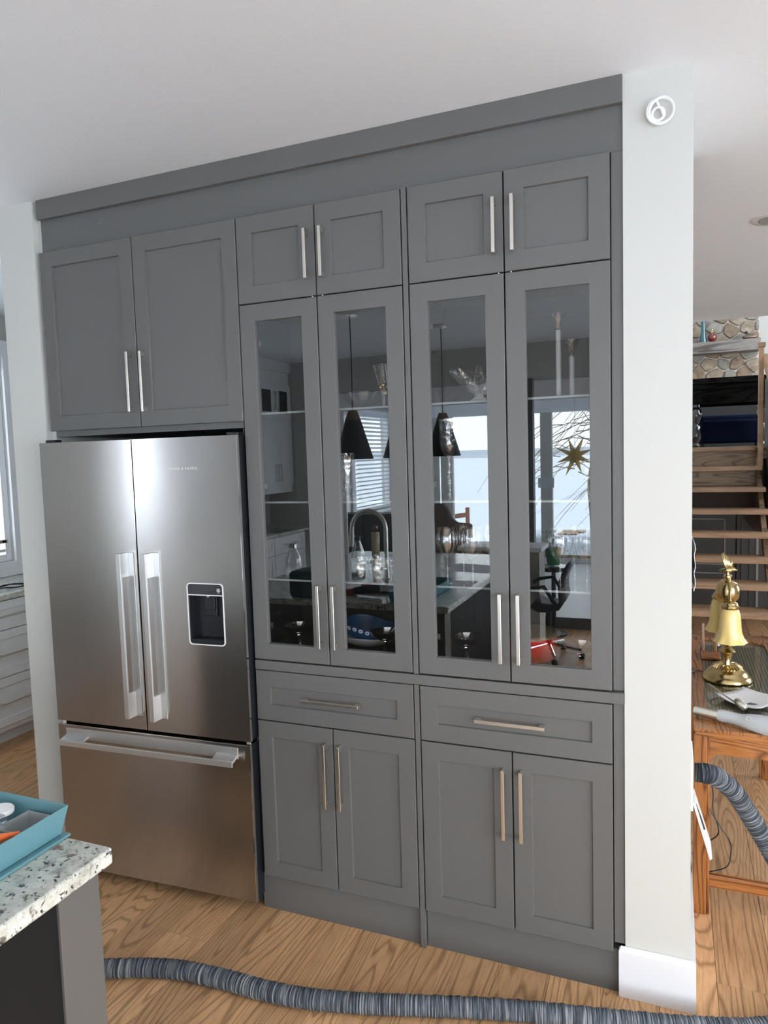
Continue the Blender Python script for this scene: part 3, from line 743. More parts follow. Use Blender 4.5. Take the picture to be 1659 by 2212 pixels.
def fdoor(name, x0, x1, z0, z1, hole=None):
    g = G()
    if hole:
        a, b, c, d_ = hole
        g.box(x0, a, 0, .012, z0, z1).box(b, x1, 0, .012, z0, z1).box(a, b, 0, .012, z0, c).box(a, b, 0, .012, d_, z1)
        # weld faces by building frame instead
        g = G(); o_ = rect_loop(x0, x1, z0, z1, 0); i_ = rect_loop(a, b, c, d_, 0)
        ob = rect_loop(x0, x1, z0, z1, .012); ib = rect_loop(a, b, c, d_, .012)
        g.v = o_ + i_ + ob + ib
        for i in range(4):
            j = (i + 1) % 4
            g.f += [[i, j, 4 + j, 4 + i], [8 + i, i + 12, j + 12, 8 + j], [8 + i, 8 + j, j, i], [4 + i, 4 + j, 12 + j, 12 + i]]
        o = g.build(name, 'steel', f)
        c2 = G().box(x0 + .002, a, .012, .064, z0 + .002, z1 - .002).box(b, x1 - .002, .012, .064, z0 + .002, z1 - .002)
        c2.box(a, b, .012, .064, z0 + .002, c).box(a, b, .012, .064, d_, z1 - .002).box(a, b, .058, .064, c, d_)
        c2.build('door_core', 'black', o)
    else:
        o = B(x0, x1, 0, .012, z0, z1).build(name, 'steel', f, bevel=.0015)
        B(x0 + .002, x1 - .002, .012, .064, z0 + .002, z1 - .002).build('door_core', 'black', o)
    # bright folded steel edge
    B(x1 - .0022, x1 + .0004, -.0004, .013, z0, z1).build('bright_edge', 'chrome', o)
    return o


def fhandle(o, x, z0, z1):
    g = G().box(x, x + .019, -.047, -.038, z0, z1)                       # grip bar
    g.box(x + .009, x + .046, -.0035, 0, z0, z1)                         # base strip
    for a, b in ((z0, z0 + .095), (z1 - .092, z1)):
        g.hexa([(x + .006, -.044, a), (x + .0185, -.044, a), (x + .022, -.003, a), (x + .010, -.003, a)], [(x + .006, -.044, b), (x + .0185, -.044, b), (x + .022, -.003, b), (x + .010, -.003, b)])
    g.build('handle', 'handle_steel', o, bevel=.0012, seg=2)


dl = fdoor('left_door', -.887, -.4555, .667, 1.777); fhandle(dl, -.5165, .722, 1.354)
H = (-.240, -.0925, 1.019, 1.243)
drr = fdoor('right_door', -.4505, -.006, .667, 1.777, H); fhandle(drr, -.4035, .720, 1.355)
# dispenser
a, b, c, d_ = H


def rrect(a, b, c, d, r, n=5):
    out = []
    for cx, cz, s in ((b - r, c + r, -90), (b - r, d - r, 0), (a + r, d - r, 90), (a + r, c + r, 180)):
        for k in range(n + 1):
            an = math.radians(s + 90 * k / n); out.append((cx + r * math.cos(an), cz + r * math.sin(an)))
    return out


def ring(y0, y1, o_, i_):
    g = G(); n = len(o_)
    g.v = [(p[0], y0, p[1]) for p in o_] + [(p[0], y0, p[1]) for p in i_] + [(p[0], y1, p[1]) for p in o_] + [(p[0], y1, p[1]) for p in i_]
    for i in range(n):
        j = (i + 1) % n
        g.f += [[i, j, n + j, n + i], [n + i, n + j, 3 * n + j, 3 * n + i], [2 * n + i, 2 * n + j, j, i], [3 * n + i, 3 * n + j, 2 * n + j, 2 * n + i]]
    return g


ou = [(a - .002, c - .002)] * 1
O_ = rrect(a - .003, b + .003, c - .003, d_ + .003, .014); I_ = rrect(a + .0005, b - .0005, c + .0005, d_ - .0005, .012)
ring(-.0028, .004, O_, I_).build('dispenser_bezel', 'mattewhite', drr)
# black corner fill so that the recess has round corners
ring(.0005, .003, rrect(a - .001, b + .001, c - .001, d_ + .001, .002), I_).build('dispenser_surround', 'blackgloss', drr)
g = G().box(a, b, .0008, .05, 1.2035, d_); pn = g.build('dispenser_panel', 'blackgloss', drr)
B(a, b, -.0018, .004, 1.2, 1.2036).build('dispenser_strip', 'mattewhite', drr)
g = G().box(a, b, .05, .056, c, 1.20).box(a, a + .004, .002, .05, c, 1.2).box(b - .004, b, .002, .05, c, 1.2)
g.box(a, b, .001, .05, c, c + .018).box(a + .02, b - .004, .042, .05, c + .018, 1.2)
g.build('dispenser_recess', 'black', drr, bevel=.0015)
g = G().box(-.186, -.142, .022, .042, 1.145, 1.2).box(-.190, -.138, .030, .046, 1.118, 1.2)
g.build('dispenser_paddle', 'black', drr, bevel=.003)
G().lathe([(.004, -.008), (.005, 0)], (-.168, .02, 1.199), 12).build('dispenser_nozzle', 'toolgrey', drr)
# round button with drop sign
ring(0, .0005, [(-.110 + .0075 * math.cos(k * .3927), 1.2205 + .0075 * math.sin(k * .3927)) for k in range(16)], [(-.110 + .006 * math.cos(k * .3927), 1.2205 + .006 * math.sin(k * .3927)) for k in range(16)]).build('button_ring', 'mattewhite', drr)
g = G(); dp = [(-.110, 1.2255)] + [(-.110 + .0027 * math.cos(math.radians(30 - k * 30)), 1.2192 + .0027 * math.sin(math.radians(30 - k * 30))) for k in range(9)]
g.hexa([(p[0], .0004, p[1]) for p in dp], [(p[0], .0, p[1]) for p in dp]); g.build('water_drop_sign', 'mattewhite', drr)
B(-.116, -.104, .0, .0005, 1.2085, 1.2095).build('button_caption', 'toolgrey', drr)
# lettering
tx = bpy.data.curves.new('lettering', 'FONT'); tx.body = 'FISHER & PAYKEL'; tx.size = .0125; tx.space_character = 1.35; tx.extrude = .0003; tx.offset = .0002; tx.align_x = 'CENTER'
to = bpy.data.objects.new('lettering', tx); COL.objects.link(to); to.parent = drr; to.location = (-.2325, -.0006, 1.6595); to.rotation_euler = (math.pi / 2, 0, 0)
tx.materials.append(MT['mattewhite'])
bpy.context.view_layer.update()
lm_ = bpy.data.meshes.new_from_object(to.evaluated_get(bpy.context.evaluated_depsgraph_get()))
mo = bpy.data.objects.new('lettering', lm_); COL.objects.link(mo); mo.parent = drr; mo.location = to.location; mo.rotation_euler = to.rotation_euler
bpy.data.objects.remove(to); mo.name = 'lettering'
# freezer drawer
dz = fdoor('freezer_drawer', -.887, -.010, .056, .652)
B(-.885, -.012, .001, .064, .652, .6535).build('drawer_top_lip', 'chrome', dz)
g = G().box(-.845, -.060, -.047, -.039, .584, .606).box(-.845, -.060, -.0035, 0, .598, .640)
for p, q in ((-.845, -.735), (-.150, -.060)):
    g.hexa([(p, -.042, .594), (q, -.042, .594), (q, -.002, .606), (p, -.002, .606)], [(p, -.042, .603), (q, -.042, .603), (q, -.002, .616), (p, -.002, .616)])
g.build('handle', 'handle_h', dz, bevel=.0012)
for xx in (-.875, -.03):
    G().box(xx - .006, xx + .012, .02, .05, .652, .668).build('hinge', 'chrome', f, bevel=.002)
G().box(-.06, -.012, .02, .06, 1.777, 1.788).box(-.875, -.83, .02, .06, 1.777, 1.788).build('top_hinge_cover', 'black', f, bevel=.003)

# ================================================================ CABLE COIL, PAPERS ON THE WALL
pts = []
for k in range(0, 120):
    a = k / 120 * 2 * math.pi * 3.6 + 2.2; q = min(1, max(0, (k - 62) / 14.)); rr = .0335 + .002 * math.sin(a * .5) - .0165 * q
    pts.append((1.383 - .007 * q + rr * math.cos(a), .0045 - .0035 * (1 - q) - .0025 * math.sin(k * .21), 2.611 - .006 * q + rr * 1.02 * math.sin(a)))
pts += [(1.385, .004, 2.615), (1.379, .004, 2.622), (1.372, .001, 2.641)]
tag(G().tube(pts, .0034, 8).build('cable_coil', 'mattewhite', smooth=True), 'small white cable coiled up high on the white post', 'cable')
g = G(); rows = 8
for k in range(rows + 1):
    z = 1.272 + (1.412 - 1.272) * k / rows; off = .003 + .005 * math.sin(k * 1.1) ** 2
    g.v += [(1.468 + off + .002, .03, z), (1.469 + off * .4, .23, z)]
g.f = [[2 * k, 2 * k + 1, 2 * k + 3, 2 * k + 2] for k in range(rows)]
tag(g.build('wall_calendar', 'paper', solid=.0012), 'white paper hung on the side of the white post by the stairs', 'paper')
t = thing('vacuum_inlet', 'white wall vacuum inlet with open flap on the side of the white post', 'vacuum inlet', (1.467, .1, .68))
B(1.467, 1.4745, .055, .205, .60, .76).build('inlet_plate', 'mattewhite', t, bevel=.002)
G().hexa([(1.474, .06, .620), (1.474, .16, .620), (1.479, .16, .626), (1.479, .06, .626)], [(1.521, .06, .452), (1.521, .16, .452), (1.528, .16, .460), (1.528, .06, .460)]).build('inlet_flap', 'mattewhite', t, bevel=.002)
G().tube([(1.478, .08, .612), (1.492, .075, .575), (1.503, .075, .54)], .006, 8).build('flap_seal', 'black', t)

# ================================================================ VACUUM HOSE
path = [(-1.1, -.80, .03), (-.75, -.66, .03), (-.5, -.56, .03), (-.321, -.485, .03), (-.178, -.430, .03), (-.058, -.402, .03), (.102, -.390, .03), (.21, -.389, .03), (.344, -.377, .03), (.467, -.352, .03), (.582, -.321, .03), (.696, -.286, .03), (.967, -.207, .03), (1.265, -.142, .03),
        (1.5, -.085, .03), (1.66, -.028, .03), (1.80, .06, .035), (1.87, .16, .06), (1.85, .22, .14), (1.80, .25, .24), (1.745, .27, .33), (1.70, .28, .41), (1.65, .275, .50), (1.60, .25, .588), (1.555, .205, .645), (1.530, .155, .678), (1.508, .142, .686), (1.494, .141, .686), (1.480, .141, .686)]
cp = cm(path, 40)
rad = [.0285 * (1 + .05 * math.sin(i * 1.9) + .03 * math.sin(i * .77)) for i in range(len(cp))]
tag(G().tube(cp, rad, 20, uv=True).build('vacuum_hose', 'hose', smooth=True), 'long vacuum hose in a mottled grey knitted sleeve, lying on the oak floor', 'hose')

# ================================================================ ISLAND AND THINGS ON IT
t = thing('kitchen_island', 'kitchen island base with grey end panel and dark sides', 'island', (-.3, -2.3, 0))
B(-.88, .354, -2.90, -1.17, .0, .894).build('cabinet_body', 'concrete', t)
B(-.88, .36, -1.252, -1.152, 0, .894).build('end_panel', 'islandgrey', t, bevel=.001)['label'] = 'lighter grey end panel'
B(-.88, .36, -2.93, -2.90, 0, .894).build('end_panel', 'islandgrey', t)
for yy in (-1.75, -2.35): B(.353, .3555, yy, yy + .004, .1, .88).build('panel_seam', 'gap', t)
g = G(); cr = .012
g.hexa([(-.95, -2.98, .8955), (.385, -2.98, .8955), (.385, -1.135, .8955), (-.95, -1.135, .8955)], [(-.95, -2.98, .930), (.385, -2.98, .930), (.385, -1.135, .930), (-.95, -1.135, .930)])
tag(g.build('countertop', 'granite', bevel=.006, seg=3), 'speckled cream granite worktop on the kitchen island', 'countertop')
# teal caddy with tray
t = thing('storage_caddy', 'teal plastic caddy full of small craft supplies on the granite worktop', 'caddy', (.17, -1.35, .930))
B(.060, .272, -1.60, -1.130, .930, .937).build('tray', 'teal', t, bevel=.003)


def flared(x0, x1, y0, y1, z0, z1, fl_, th, name, mt_, parent):
    """open flared box with wall thickness"""
    g = G()
    o0 = [(x0, y0, z0), (x1, y0, z0), (x1, y1, z0), (x0, y1, z0)]; o1 = [(x0 - fl_, y0 - fl_, z1), (x1 + fl_, y0 - fl_, z1), (x1 + fl_, y1 + fl_, z1), (x0 - fl_, y1 + fl_, z1)]
    i1 = [(x0 - fl_ + th, y0 - fl_ + th, z1), (x1 + fl_ - th, y0 - fl_ + th, z1), (x1 + fl_ - th, y1 + fl_ - th, z1), (x0 - fl_ + th, y1 + fl_ - th, z1)]
    i0 = [(x0 + th, y0 + th, z0 + th), (x1 - th, y0 + th, z0 + th), (x1 - th, y1 - th, z0 + th), (x0 + th, y1 - th, z0 + th)]
    g.v = o0 + o1 + i1 + i0
    g.f = [[3, 2, 1, 0], [12, 13, 14, 15]]
    for k in (0, 4, 8):
        for i in range(4): j = (i + 1) % 4; g.f.append([k + i, k + j, k + 4 + j, k + 4 + i])
    return g.build(name, mt_, parent, bevel=.002)


flared(.075, .258, -1.585, -1.142, .938, .996, .012, .003, 'caddy_box', 'teal', t)
o = B(-.53, -.30, -1.33, -1.16, .9302, 1.075).build('lunch_box', mat('dark_teal_cloth', (.008, .05, .06), .6), bevel=.025, seg=4); tag(o, 'dark teal rounded box on the island, mirrored in the first glass door', 'box')


def pot(name, label, cat, c, r, h, mt_, lid):
    t = thing(name, label, cat, c)
    G().lathe([(r * .85, 0), (r, h * .95), (r, h)], c, 24).build('jar_body', mt_, t, smooth=True)
    G().lathe([(r * 1.06, h), (r * 1.08, h + .006), (r * 1.0, h + .009)], c, 24).build('lid', lid, t, smooth=True)
    return t
pot('jar', 'small round jar with white lid inside the teal caddy', 'jar', (.128, -1.176, .9415), .026, .036, 'clear', 'mattewhite')
o = flared(.180, .243, -1.222, -1.152, .9415, .978, .004, .0025, 'plastic_bin', 'frost', None); tag(o, 'grey translucent bin in the corner of the teal caddy', 'bin')
o = flared(.180, .243, -1.320, -1.234, .9415, .974, .003, .0025, 'plastic_bin', 'frost', None); tag(o, 'pinkish grey bin behind the orange clip in the teal caddy', 'bin')
tag(B(.176, .196, -1.232, -1.216, .979, 1.006).build('plastic_clip', 'clear', bevel=.003), 'clear plastic clip standing up inside the teal caddy', 'clip')
tag(G().tube([(.205, -1.290, .981), (.225, -1.262, .984), (.250, -1.232, .986)], [.008, .009, .003], 10).build('orange_clip', 'orange', smooth=True), 'orange plastic clip lying across the teal caddy', 'clip')


def bottle(c, h, r, cap, label):
    t = thing('water_bottle', label, 'bottle', c, None)
    G().lathe([(r * .9, 0), (r, .01), (r, h * .5), (r * .93, h * .62), (r * .45, h * .86), (r * .42, h * .9)], c, 20).build('bottle_body', 'clear', t, smooth=True)
    G().lathe([(r * .52, h * .9), (r * .52, h), (r * .45, h + .002)], c, 18).build('cap', cap, t, smooth=True)
    G().lathe([(r * .93, 0), (r * 1.02, .006), (r * 1.0, .022)], c, 18).build('bottle_base', 'black' if cap == 'black' else 'clear', t, smooth=True)
bottle((-.44, -1.9, .930), .250, .044, 'black', 'clear carbonating bottle with black cap, mirrored in the glass doors')
bottle((-.795, -1.7, .930), .22, .050, 'chrome', 'clear carbonating bottle with silver cap, mirrored in the glass doors')
# faucet
t = thing('faucet', 'tall brushed arched kitchen faucet on the island, mirrored in the glass', 'faucet', (-.20, -1.8, .930))
fp = [(-.205, -1.8, .94)] + [(-.205, -1.8, 1.22)] + [(-.318 + .113 * math.cos(math.radians(a_)), -1.8, 1.24 + .113 * math.sin(math.radians(a_))) for a_ in range(0, 181, 15)] + [(-.436, -1.8, 1.17)]
G().tube(fp, .0135, 12).build('spout', 'nickel', t, smooth=True)
G().tube([(-.432, -1.8, 1.205), (-.439, -1.8, 1.13)], .0165, 12).build('spray_head', 'nickel', t, smooth=True)
G().lathe([(.03, 0), (.03, .006), (.018, .012), (.016, .05)], (-.205, -1.8, .930), 20).build('faucet_base', 'nickel', t, smooth=True)
G().tube([(-.205, -1.78, 1.0), (-.205, -1.72, 1.01)], .008, 10).build('lever', 'nickel', t, smooth=True)
t = thing('paper_towel_holder', 'roll of paper towel on a holder with dark ball top, mirrored in the glass', 'paper towel', (-.57, -2.5, .930))
G().lathe([(.07, 0), (.07, .01), (.01, .012)], (-.57, -2.5, .930), 24).build('base', 'nickel', t, smooth=True)
G().lathe([(.029, .02), (.03, .022), (.03, .205), (.029, .207)], (-.57, -2.5, .930), 24).build('towel_roll', 'ivory', t, smooth=True)
G().lathe([(.005, .2), (.012, .215), (.02, .225), (.023, .24), (.018, .255), (.004, .262)], (-.57, -2.5, .930), 16).build('finial', 'cone_cap', t, smooth=True)
t = thing('power_tool', 'red and black cordless tool lying on the island, mirrored in the glass', 'tool', (-.1, -1.32, .930))
G().tube([(-.20, -1.30, .955), (-.12, -1.31, .965), (-.05, -1.32, .968)], [.020, .026, .022], 12).build('tool_body', 'black', t, smooth=True)
G().box(-.245, -.19, -1.33, -1.28, .932, .965).build('battery', 'toolred', t, bevel=.006)
G().tube([(-.16, -1.31, .985), (-.10, -1.33, .990)], .012, 10).build('grip', 'toolred', t, smooth=True)
tag(B(-.20, -.02, -1.55, -1.38, .9302, .945).build('book', 'black', bevel=.002), 'dark flat book on the island, mirrored in the glass', 'book')
tag(G().hexa([(.16, -1.86, .9302), (.35, -1.86, .9302), (.35, -1.62, .9302), (.13, -1.64, .9302)], [(.16, -1.86, .9312), (.35, -1.86, .9312), (.35, -1.62, .9312), (.13, -1.64, .9312)]).build('paper_sheet', 'paper'), 'white paper sheet near the island edge, mirrored in the glass', 'paper')
tag(G().hexa([(.05, -2.5, .9302), (.34, -2.45, .9302), (.34, -2.15, .9302), (.0, -2.2, .9302)], [(.05, -2.5, .9312), (.34, -2.45, .9312), (.34, -2.15, .9312), (.0, -2.2, .9312)]).build('paper_sheet', 'paper'), 'second white paper sheet further along the island, mirrored in the glass', 'paper')

# pendants over the island
pn0 = None
for i, (px_, py_, lab) in enumerate(((-.768, -2.614, 'dark cone pendant lamp mirrored in the second glass door, nearest the cabinets'), (-.56, -3.05, 'middle dark cone pendant lamp, half hidden behind the door frame in the mirror image'), (-.353, -3.493, 'dark cone pendant lamp furthest from the cabinets, mirrored in the third glass door'))):
    if pn0 is None:
        t = thing('pendant_lamp', lab, 'lamp', (px_, py_, CZ), 'pendant lamps over the island'); pn0 = t; c = (px_, py_, 0)
        G().lathe([(.0, 2.70), (.058, 2.702), (.06, 2.72), (.058, 2.73)], c, 28).build('canopy', 'nickel', t, smooth=True)
        G().tube([(px_, py_, 2.70), (px_ + .004, py_, 2.4), (px_, py_, 2.10)], .0035, 6).build('cord', 'black', t)
        G().lathe([(.006, 2.02), (.006, 2.11), (.0, 2.112)], c, 10).build('stem', 'cone_cap', t)
        G().lathe([(.058, 1.95), (.033, 2.02), (.0, 2.022)], c, 28).build('shade_cap', 'cone_cap', t, smooth=True)
        g = G().lathe([(.142, 1.665), (.138, 1.664), (.055, 1.945), (.058, 1.95), (.144, 1.668), (.142, 1.665)], c, 32); g.f = [q for q in g.f if len(q) == 4]
        g.build('lamp_shade', 'shade', t, smooth=True)
        G().lathe([(.0, 1.74), (.03, 1.76), (.035, 1.80), (.02, 1.85), (.015, 1.94)], c, 16).build('bulb', 'frost', t, smooth=True)
    else:
        n = copy_tree(pn0); n.location = (px_, py_, CZ); n['label'] = lab; OFF[n.name] = (px_, py_, CZ)

# ================================================================ KITCHEN RUN ALONG THE LEFT WALL
def drawers_x(y0, y1, lab, group):
    """white base unit facing +x"""
    t = thing('drawer_unit', lab, 'cabinet', (-2.31, (y0 + y1) / 2, 0), group)
    B(LX + .001, -2.312, y0 + .001, y1 - .001, .10, .894).build('cabinet_body', 'whitecab', t)
    B(LX + .001, -2.40, y0 + .001, y1 - .001, 0, .10).build('toe_kick', 'whitecab', t)
    for a, b in ((.716, .888), (.432, .710), (.135, .426)):
        # face along y : build as door facing -y then turn
        d = door(t, 'drawer', 0, y1 - y0, a, b, fr=.05, mt='whitecab', rec=.007)
        me = d.data; o0 = OFF[t.name]
        for v in me.vertices:
            xw, yw, zw = v.co.x + o0[0], v.co.y + o0[1], v.co.z
            v.co = Vector((-2.292 - yw - o0[0], y0 + xw - o0[1], zw))
        me.update()
        zc = (a + b) / 2; g = G().box(-2.262, -2.255, (y0 + y1) / 2 - .13, (y0 + y1) / 2 + .13, zc - .005, zc + .005)
        for s in (-1, 1): g.box(-2.292, -2.258, (y0 + y1) / 2 + s * .12 - .009, (y0 + y1) / 2 + s * .12 + .009, zc - .005, zc + .005)
        g.build('handle', 'nickel', d, bevel=.0008, seg=1)
    return t
for y0, lab in ((.59, 'white three-drawer base cabinet seen left of the white wall'), (-.05, 'white three-drawer base cabinet just behind the wall end'), (-4.62, 'white drawer cabinet at the far end of the mirrored kitchen run'), (-3.98, 'white drawer cabinet left of the island in the mirrored kitchen run'), (-3.34, 'white drawer cabinet under the mirrored kitchen window'), (1.23, 'white drawer cabinet at the far left behind the wall')):
    drawers_x(y0, y0 + .636, lab, 'white drawer cabinets along the left wall')
tag(B(LX + .001, -2.278, -4.86, 2.2, .8955, .928).build('countertop', 'granite', bevel=.004), 'speckled granite worktop along the left kitchen wall', 'countertop')
tag(G().box(-2.78, -2.35, -4.45, -3.75, .928, .936).build('cooktop', 'blackgloss', bevel=.002), 'flat black glass cooktop on the left worktop, mirrored in the glass', 'cooktop')
t = thing('upper_cabinet', 'tall white wall cabinet with small glass doors on top, mirrored in the left glass door', 'cabinet', (-2.7, -4.5, 1.3))
B(LX + .001, -2.56, -4.86, -4.18, 1.31, 2.62).build('cabinet_body', 'whitecab', t)
B(LX + .001, -2.53, -4.862, -4.15, 2.62, 2.73).build('crown', 'whitecab', t, bevel=.003)
for a, b in ((-4.86, -4.52), (-4.52, -4.18)):
    for z0, z1, gl in ((1.40, 2.10, False), (2.11, 2.48, True)):
        d = B(-2.56, -2.54, a + .002, b - .002, z0, z1).build('door', 'whitecab', t, bevel=.001)
        if gl: B(-2.541, -2.538, a + .08, b - .08, z0 + .07, z1 - .07).build('door_panel', 'blackgloss', d)
        else:
            for q in ((a + .06, a + .063, z0 + .06, z1 - .06), (b - .063, b - .06, z0 + .06, z1 - .06)): B(-2.541, -2.5395, *q).build('panel_groove', 'greywall', d)
        hy = b - .035 if a < -4.6 else a + .035
        zz = (2.20, 2.40) if gl else (1.44, 1.62)
        G().box(-2.51, -2.505, hy - .006, hy + .006, *zz).box(-2.54, -2.507, hy - .006, hy + .006, zz[0], zz[0] + .02).box(-2.54, -2.507, hy - .006, hy + .006, zz[1] - .02, zz[1]).build('handle', 'nickel', d)
pts = [(-2.46 + .07 * math.cos(a_ * .5) * (1 + .2 * math.sin(a_)), 1.03 + .13 * math.sin(a_ * .5 + .4), .934 + .004 * (a_ % 3)) for a_ in range(0, 22)]
tag(G().tube(cm(pts, 4), .0045, 6).build('charging_cable', 'black', smooth=True), 'loose black cable on the granite worktop under the window', 'cable')
tag(G().tube([(-2.42, .80, .933), (-2.36, .90, .934)], .005, 8).build('pen', 'teal', smooth=True), 'teal pen on the granite worktop under the window', 'pen')

# ================================================================ INSIDE THE DISPLAY CABINETS
FZ = .9855
c0 = None
for (x, lab) in ((.120, 'shiny steel dessert bowl, leftmost on the bottom shelf of the display cabinets'), (.470, 'shiny steel dessert bowl beside the blue platter'), (.765, 'shiny steel dessert bowl, alone in the dark third cabinet bay'), (1.142, 'shiny steel dessert bowl to the right of the red pot')):
    prof = [(.026, 0), (.027, .002), (.012, .010), (.007, .03), (.008, .040), (.013, .042), (.009, .046), (.030, .056), (.048, .070), (.054, .084), (.0525, .084), (.046, .071), (.028, .059), (.001, .055)]
    if c0 is None:
        c0 = tag(G().lathe(prof, (0, 0, 0), 32).build('dessert_bowl', 'chrome', smooth=True), lab, 'bowl', 'steel dessert bowls'); c0.location = (x, .12, FZ)
    else:
        n = c0.copy(); COL.objects.link(n); n.location = (x, .12, FZ); n['label'] = lab
# blue platter
t = thing('ruffled_platter', 'blue glazed platter with white ring pattern on a white plate', 'platter', (.36, .235, FZ))
pr_, pi_ = [], []
def platter(name, rx, ry, zb, zt, wv, mt_, ph=0, inner=.55):
    g = G(); n = 48; L_ = [(inner, zb), (inner + .25, zb + (zt - zb) * .35), (1.0, zt), (.97, zt + .002), (inner + .22, zb + (zt - zb) * .35 + .004), (inner, zb + .005)]
    for (k, z) in L_:
        for i in range(n):
            a_ = 2 * math.pi * i / n; w = wv * math.sin(3 * a_ + ph) * max(0, k - inner) / (1 - inner)
            g.v.append((.355 + rx * k * math.cos(a_), .235 + ry * k * math.sin(a_), z + w))
    m_ = len(L_)
    for j in range(m_ - 1):
        for i in range(n): g.f.append([j * n + i, j * n + (i + 1) % n, (j + 1) * n + (i + 1) % n, (j + 1) * n + i])
    g.f.append([i for i in reversed(range(n))]); g.f.append([(m_ - 1) * n + i for i in range(n)])
    return g.build(name, mt_, t, smooth=True)
platter('white_plate', .115, .095, FZ + .0, FZ + .035, .003, 'white_glaze')
o_pl = platter('blue_bowl', .125, .100, FZ + .022, FZ + .078, .012, 'blue', 1.2)
for k in range(14):
    a_ = math.radians(-165 + k * 11.5); w = .012 * math.sin(3 * a_ + 1.2) * .88
    cx_, cy_, cz_ = .355 + .122 * math.cos(a_), .235 + .0975 * math.sin(a_), FZ + .069 + w
    nrm = Vector((math.cos(a_), math.sin(a_), -.4)).normalized()
    G().lathe([(.0085, .0005), (.0085, .0015), (.0, .0017)], (cx_, cy_, cz_), 12, ax=nrm).build('white_ring', 'white_glaze', o_pl)
    G().lathe([(.003, .0017), (.0, .0025)], (cx_, cy_, cz_), 8, ax=nrm).build('ring_dot', 'blue', o_pl)
# red pot
t = thing('enamel_pot', 'glossy red enamel pot with tan lid in the right display cabinet', 'pot', (.965, .2, FZ))
G().lathe([(.075, 0), (.088, .01), (.098, .06), (.102, .088), (.098, .088), (.090, .02), (.0, .012)], (.965, .2, FZ), 40).build('pot_body', 'red', t, smooth=True)
G().lathe([(.104, .088), (.106, .092), (.100, .096), (.085, .095), (.060, .098), (.0, .099)], (.965, .2, FZ), 40).build('pot_lid', 'tan', t, smooth=True)
# glassware
def glass(name, lab, cat, prof, c, mt_='clear', group=None, n=28, parts=()):
    o = G().lathe(prof, (0, 0, 0), n).build(name, mt_, smooth=True); o.location = c; tag(o, lab, cat, group); return o
wine = [(.034, 0), (.034, .001), (.006, .006), (.0035, .012), (.0035, .07), (.008, .078), (.030, .10), (.041, .13), (.040, .16), (.033, .185), (.032, .185), (.039, .16), (.040, .13), (.029, .101), (.004, .081)]
S1, S2, S3 = 1.2545, 1.5365, 1.8555
g0 = glass('wine_glass', 'large clear wine glass, front left behind the third glass door', 'wine glass', wine, (.706, .12, S1), group='wine glasses on the lowest glass shelf')
for x, y, lab in ((.795, .12, 'large clear wine glass, front right behind the third glass door'), (.735, .22, 'large clear wine glass, back left behind the third glass door'), (.83, .22, 'large clear wine glass, back right behind the third glass door'), (1.082, .12, 'tall clear wine glass, front left behind the fourth glass door'), (1.165, .12, 'tall clear wine glass, front right behind the fourth glass door'), (1.115, .22, 'tall clear wine glass, middle back behind the fourth glass door')):
    n = g0.copy(); COL.objects.link(n); n.location = (x, y, S1); n['label'] = lab
tum = [(.024, 0), (.027, .004), (.033, .050), (.035, .075), (.033, .075), (.030, .045), (.024, .008), (.0, .007)]
g1 = glass('crystal_tumbler', 'cut crystal tumbler, first in the row on the lowest glass shelf', 'glass', tum, (.385, .11, S1), 'crystal2', 'cut crystal tumblers')
for x, y, lab in ((.455, .11, 'cut crystal tumbler, second in the row on the lowest glass shelf'), (.525, .11, 'cut crystal tumbler, last in the row on the lowest glass shelf'), (.42, .19, 'cut crystal tumbler, left one of the back row'), (.49, .19, 'cut crystal tumbler, right one of the back row')):
    n = g1.copy(); COL.objects.link(n); n.location = (x, y, S1); n['label'] = lab
glass('cut_glass_vase', 'heavily cut crystal vase on the middle shelf by the second door', 'vase', [(.030, 0), (.032, .01), (.018, .03), (.022, .05), (.030, .11), (.036, .165), (.033, .165), (.027, .11), (.0, .04)], (.335, .13, S2), 'crystal2')
glass('crystal_goblet', 'tall cut crystal goblet in front of the mirrored pendant lamp', 'goblet', [(.036, 0), (.036, .002), (.008, .01), (.006, .03), (.009, .10), (.007, .135), (.018, .15), (.029, .175), (.033, .21), (.033, .27), (.031, .27), (.030, .20), (.015, .155)], (.717, .13, S2), 'crystal2')
glass('bud_vase', 'slim crystal vase at the right edge of the fourth glass door', 'vase', [(.014, 0), (.015, .04), (.022, .05), (.020, .056), (.016, .06), (.018, .12), (.016, .12), (.0, .06)], (1.172, .12, S2 - .0), 'crystal2')
glass('glass_bowl', 'wide clear glass bowl on the top shelf behind the second door', 'bowl', [(.035, 0), (.04, .004), (.075, .03), (.088, .060), (.085, .060), (.07, .03), (.0, .008)], (.385, .20, S3), 'clear')
# gold-tied crystal vase pair
for x, rt, lab in ((.478, -.16, 'crystal flute with gold figure, left one on the top shelf'), (.506, .0, 'crystal flute with gold figure, right one on the top shelf')):
    t = thing('crystal_flute', lab, 'vase', (x, .15, S3), 'crystal flutes with gold figures')
    ax = Vector((rt, 0, 1))
    G().lathe([(.020, 0), (.020, .003), (.006, .012), (.006, .045), (.008, .055)], (x, .15, S3), 16, squash=1).build('foot', 'crystal2', t, smooth=True)
    G().lathe([(.007, 0), (.014, .04), (.019, .095), (.017, .095), (.0, .01)], (x, .15, S3 + .055), 16, ax=ax).build('bowl', 'crystal', t, smooth=True)
    g = G()
    for k in range(5):
        a_ = k * 1.3; g.lathe([(.001, -.008), (.006, -.004), (.007, 0), (.005, .006), (.001, .010)], (x + .009 * math.cos(a_), .148 + .009 * math.sin(a_), S3 + .05 + .007 * k), 8)
    g.build('gold_figure', 'brass', t, smooth=True)
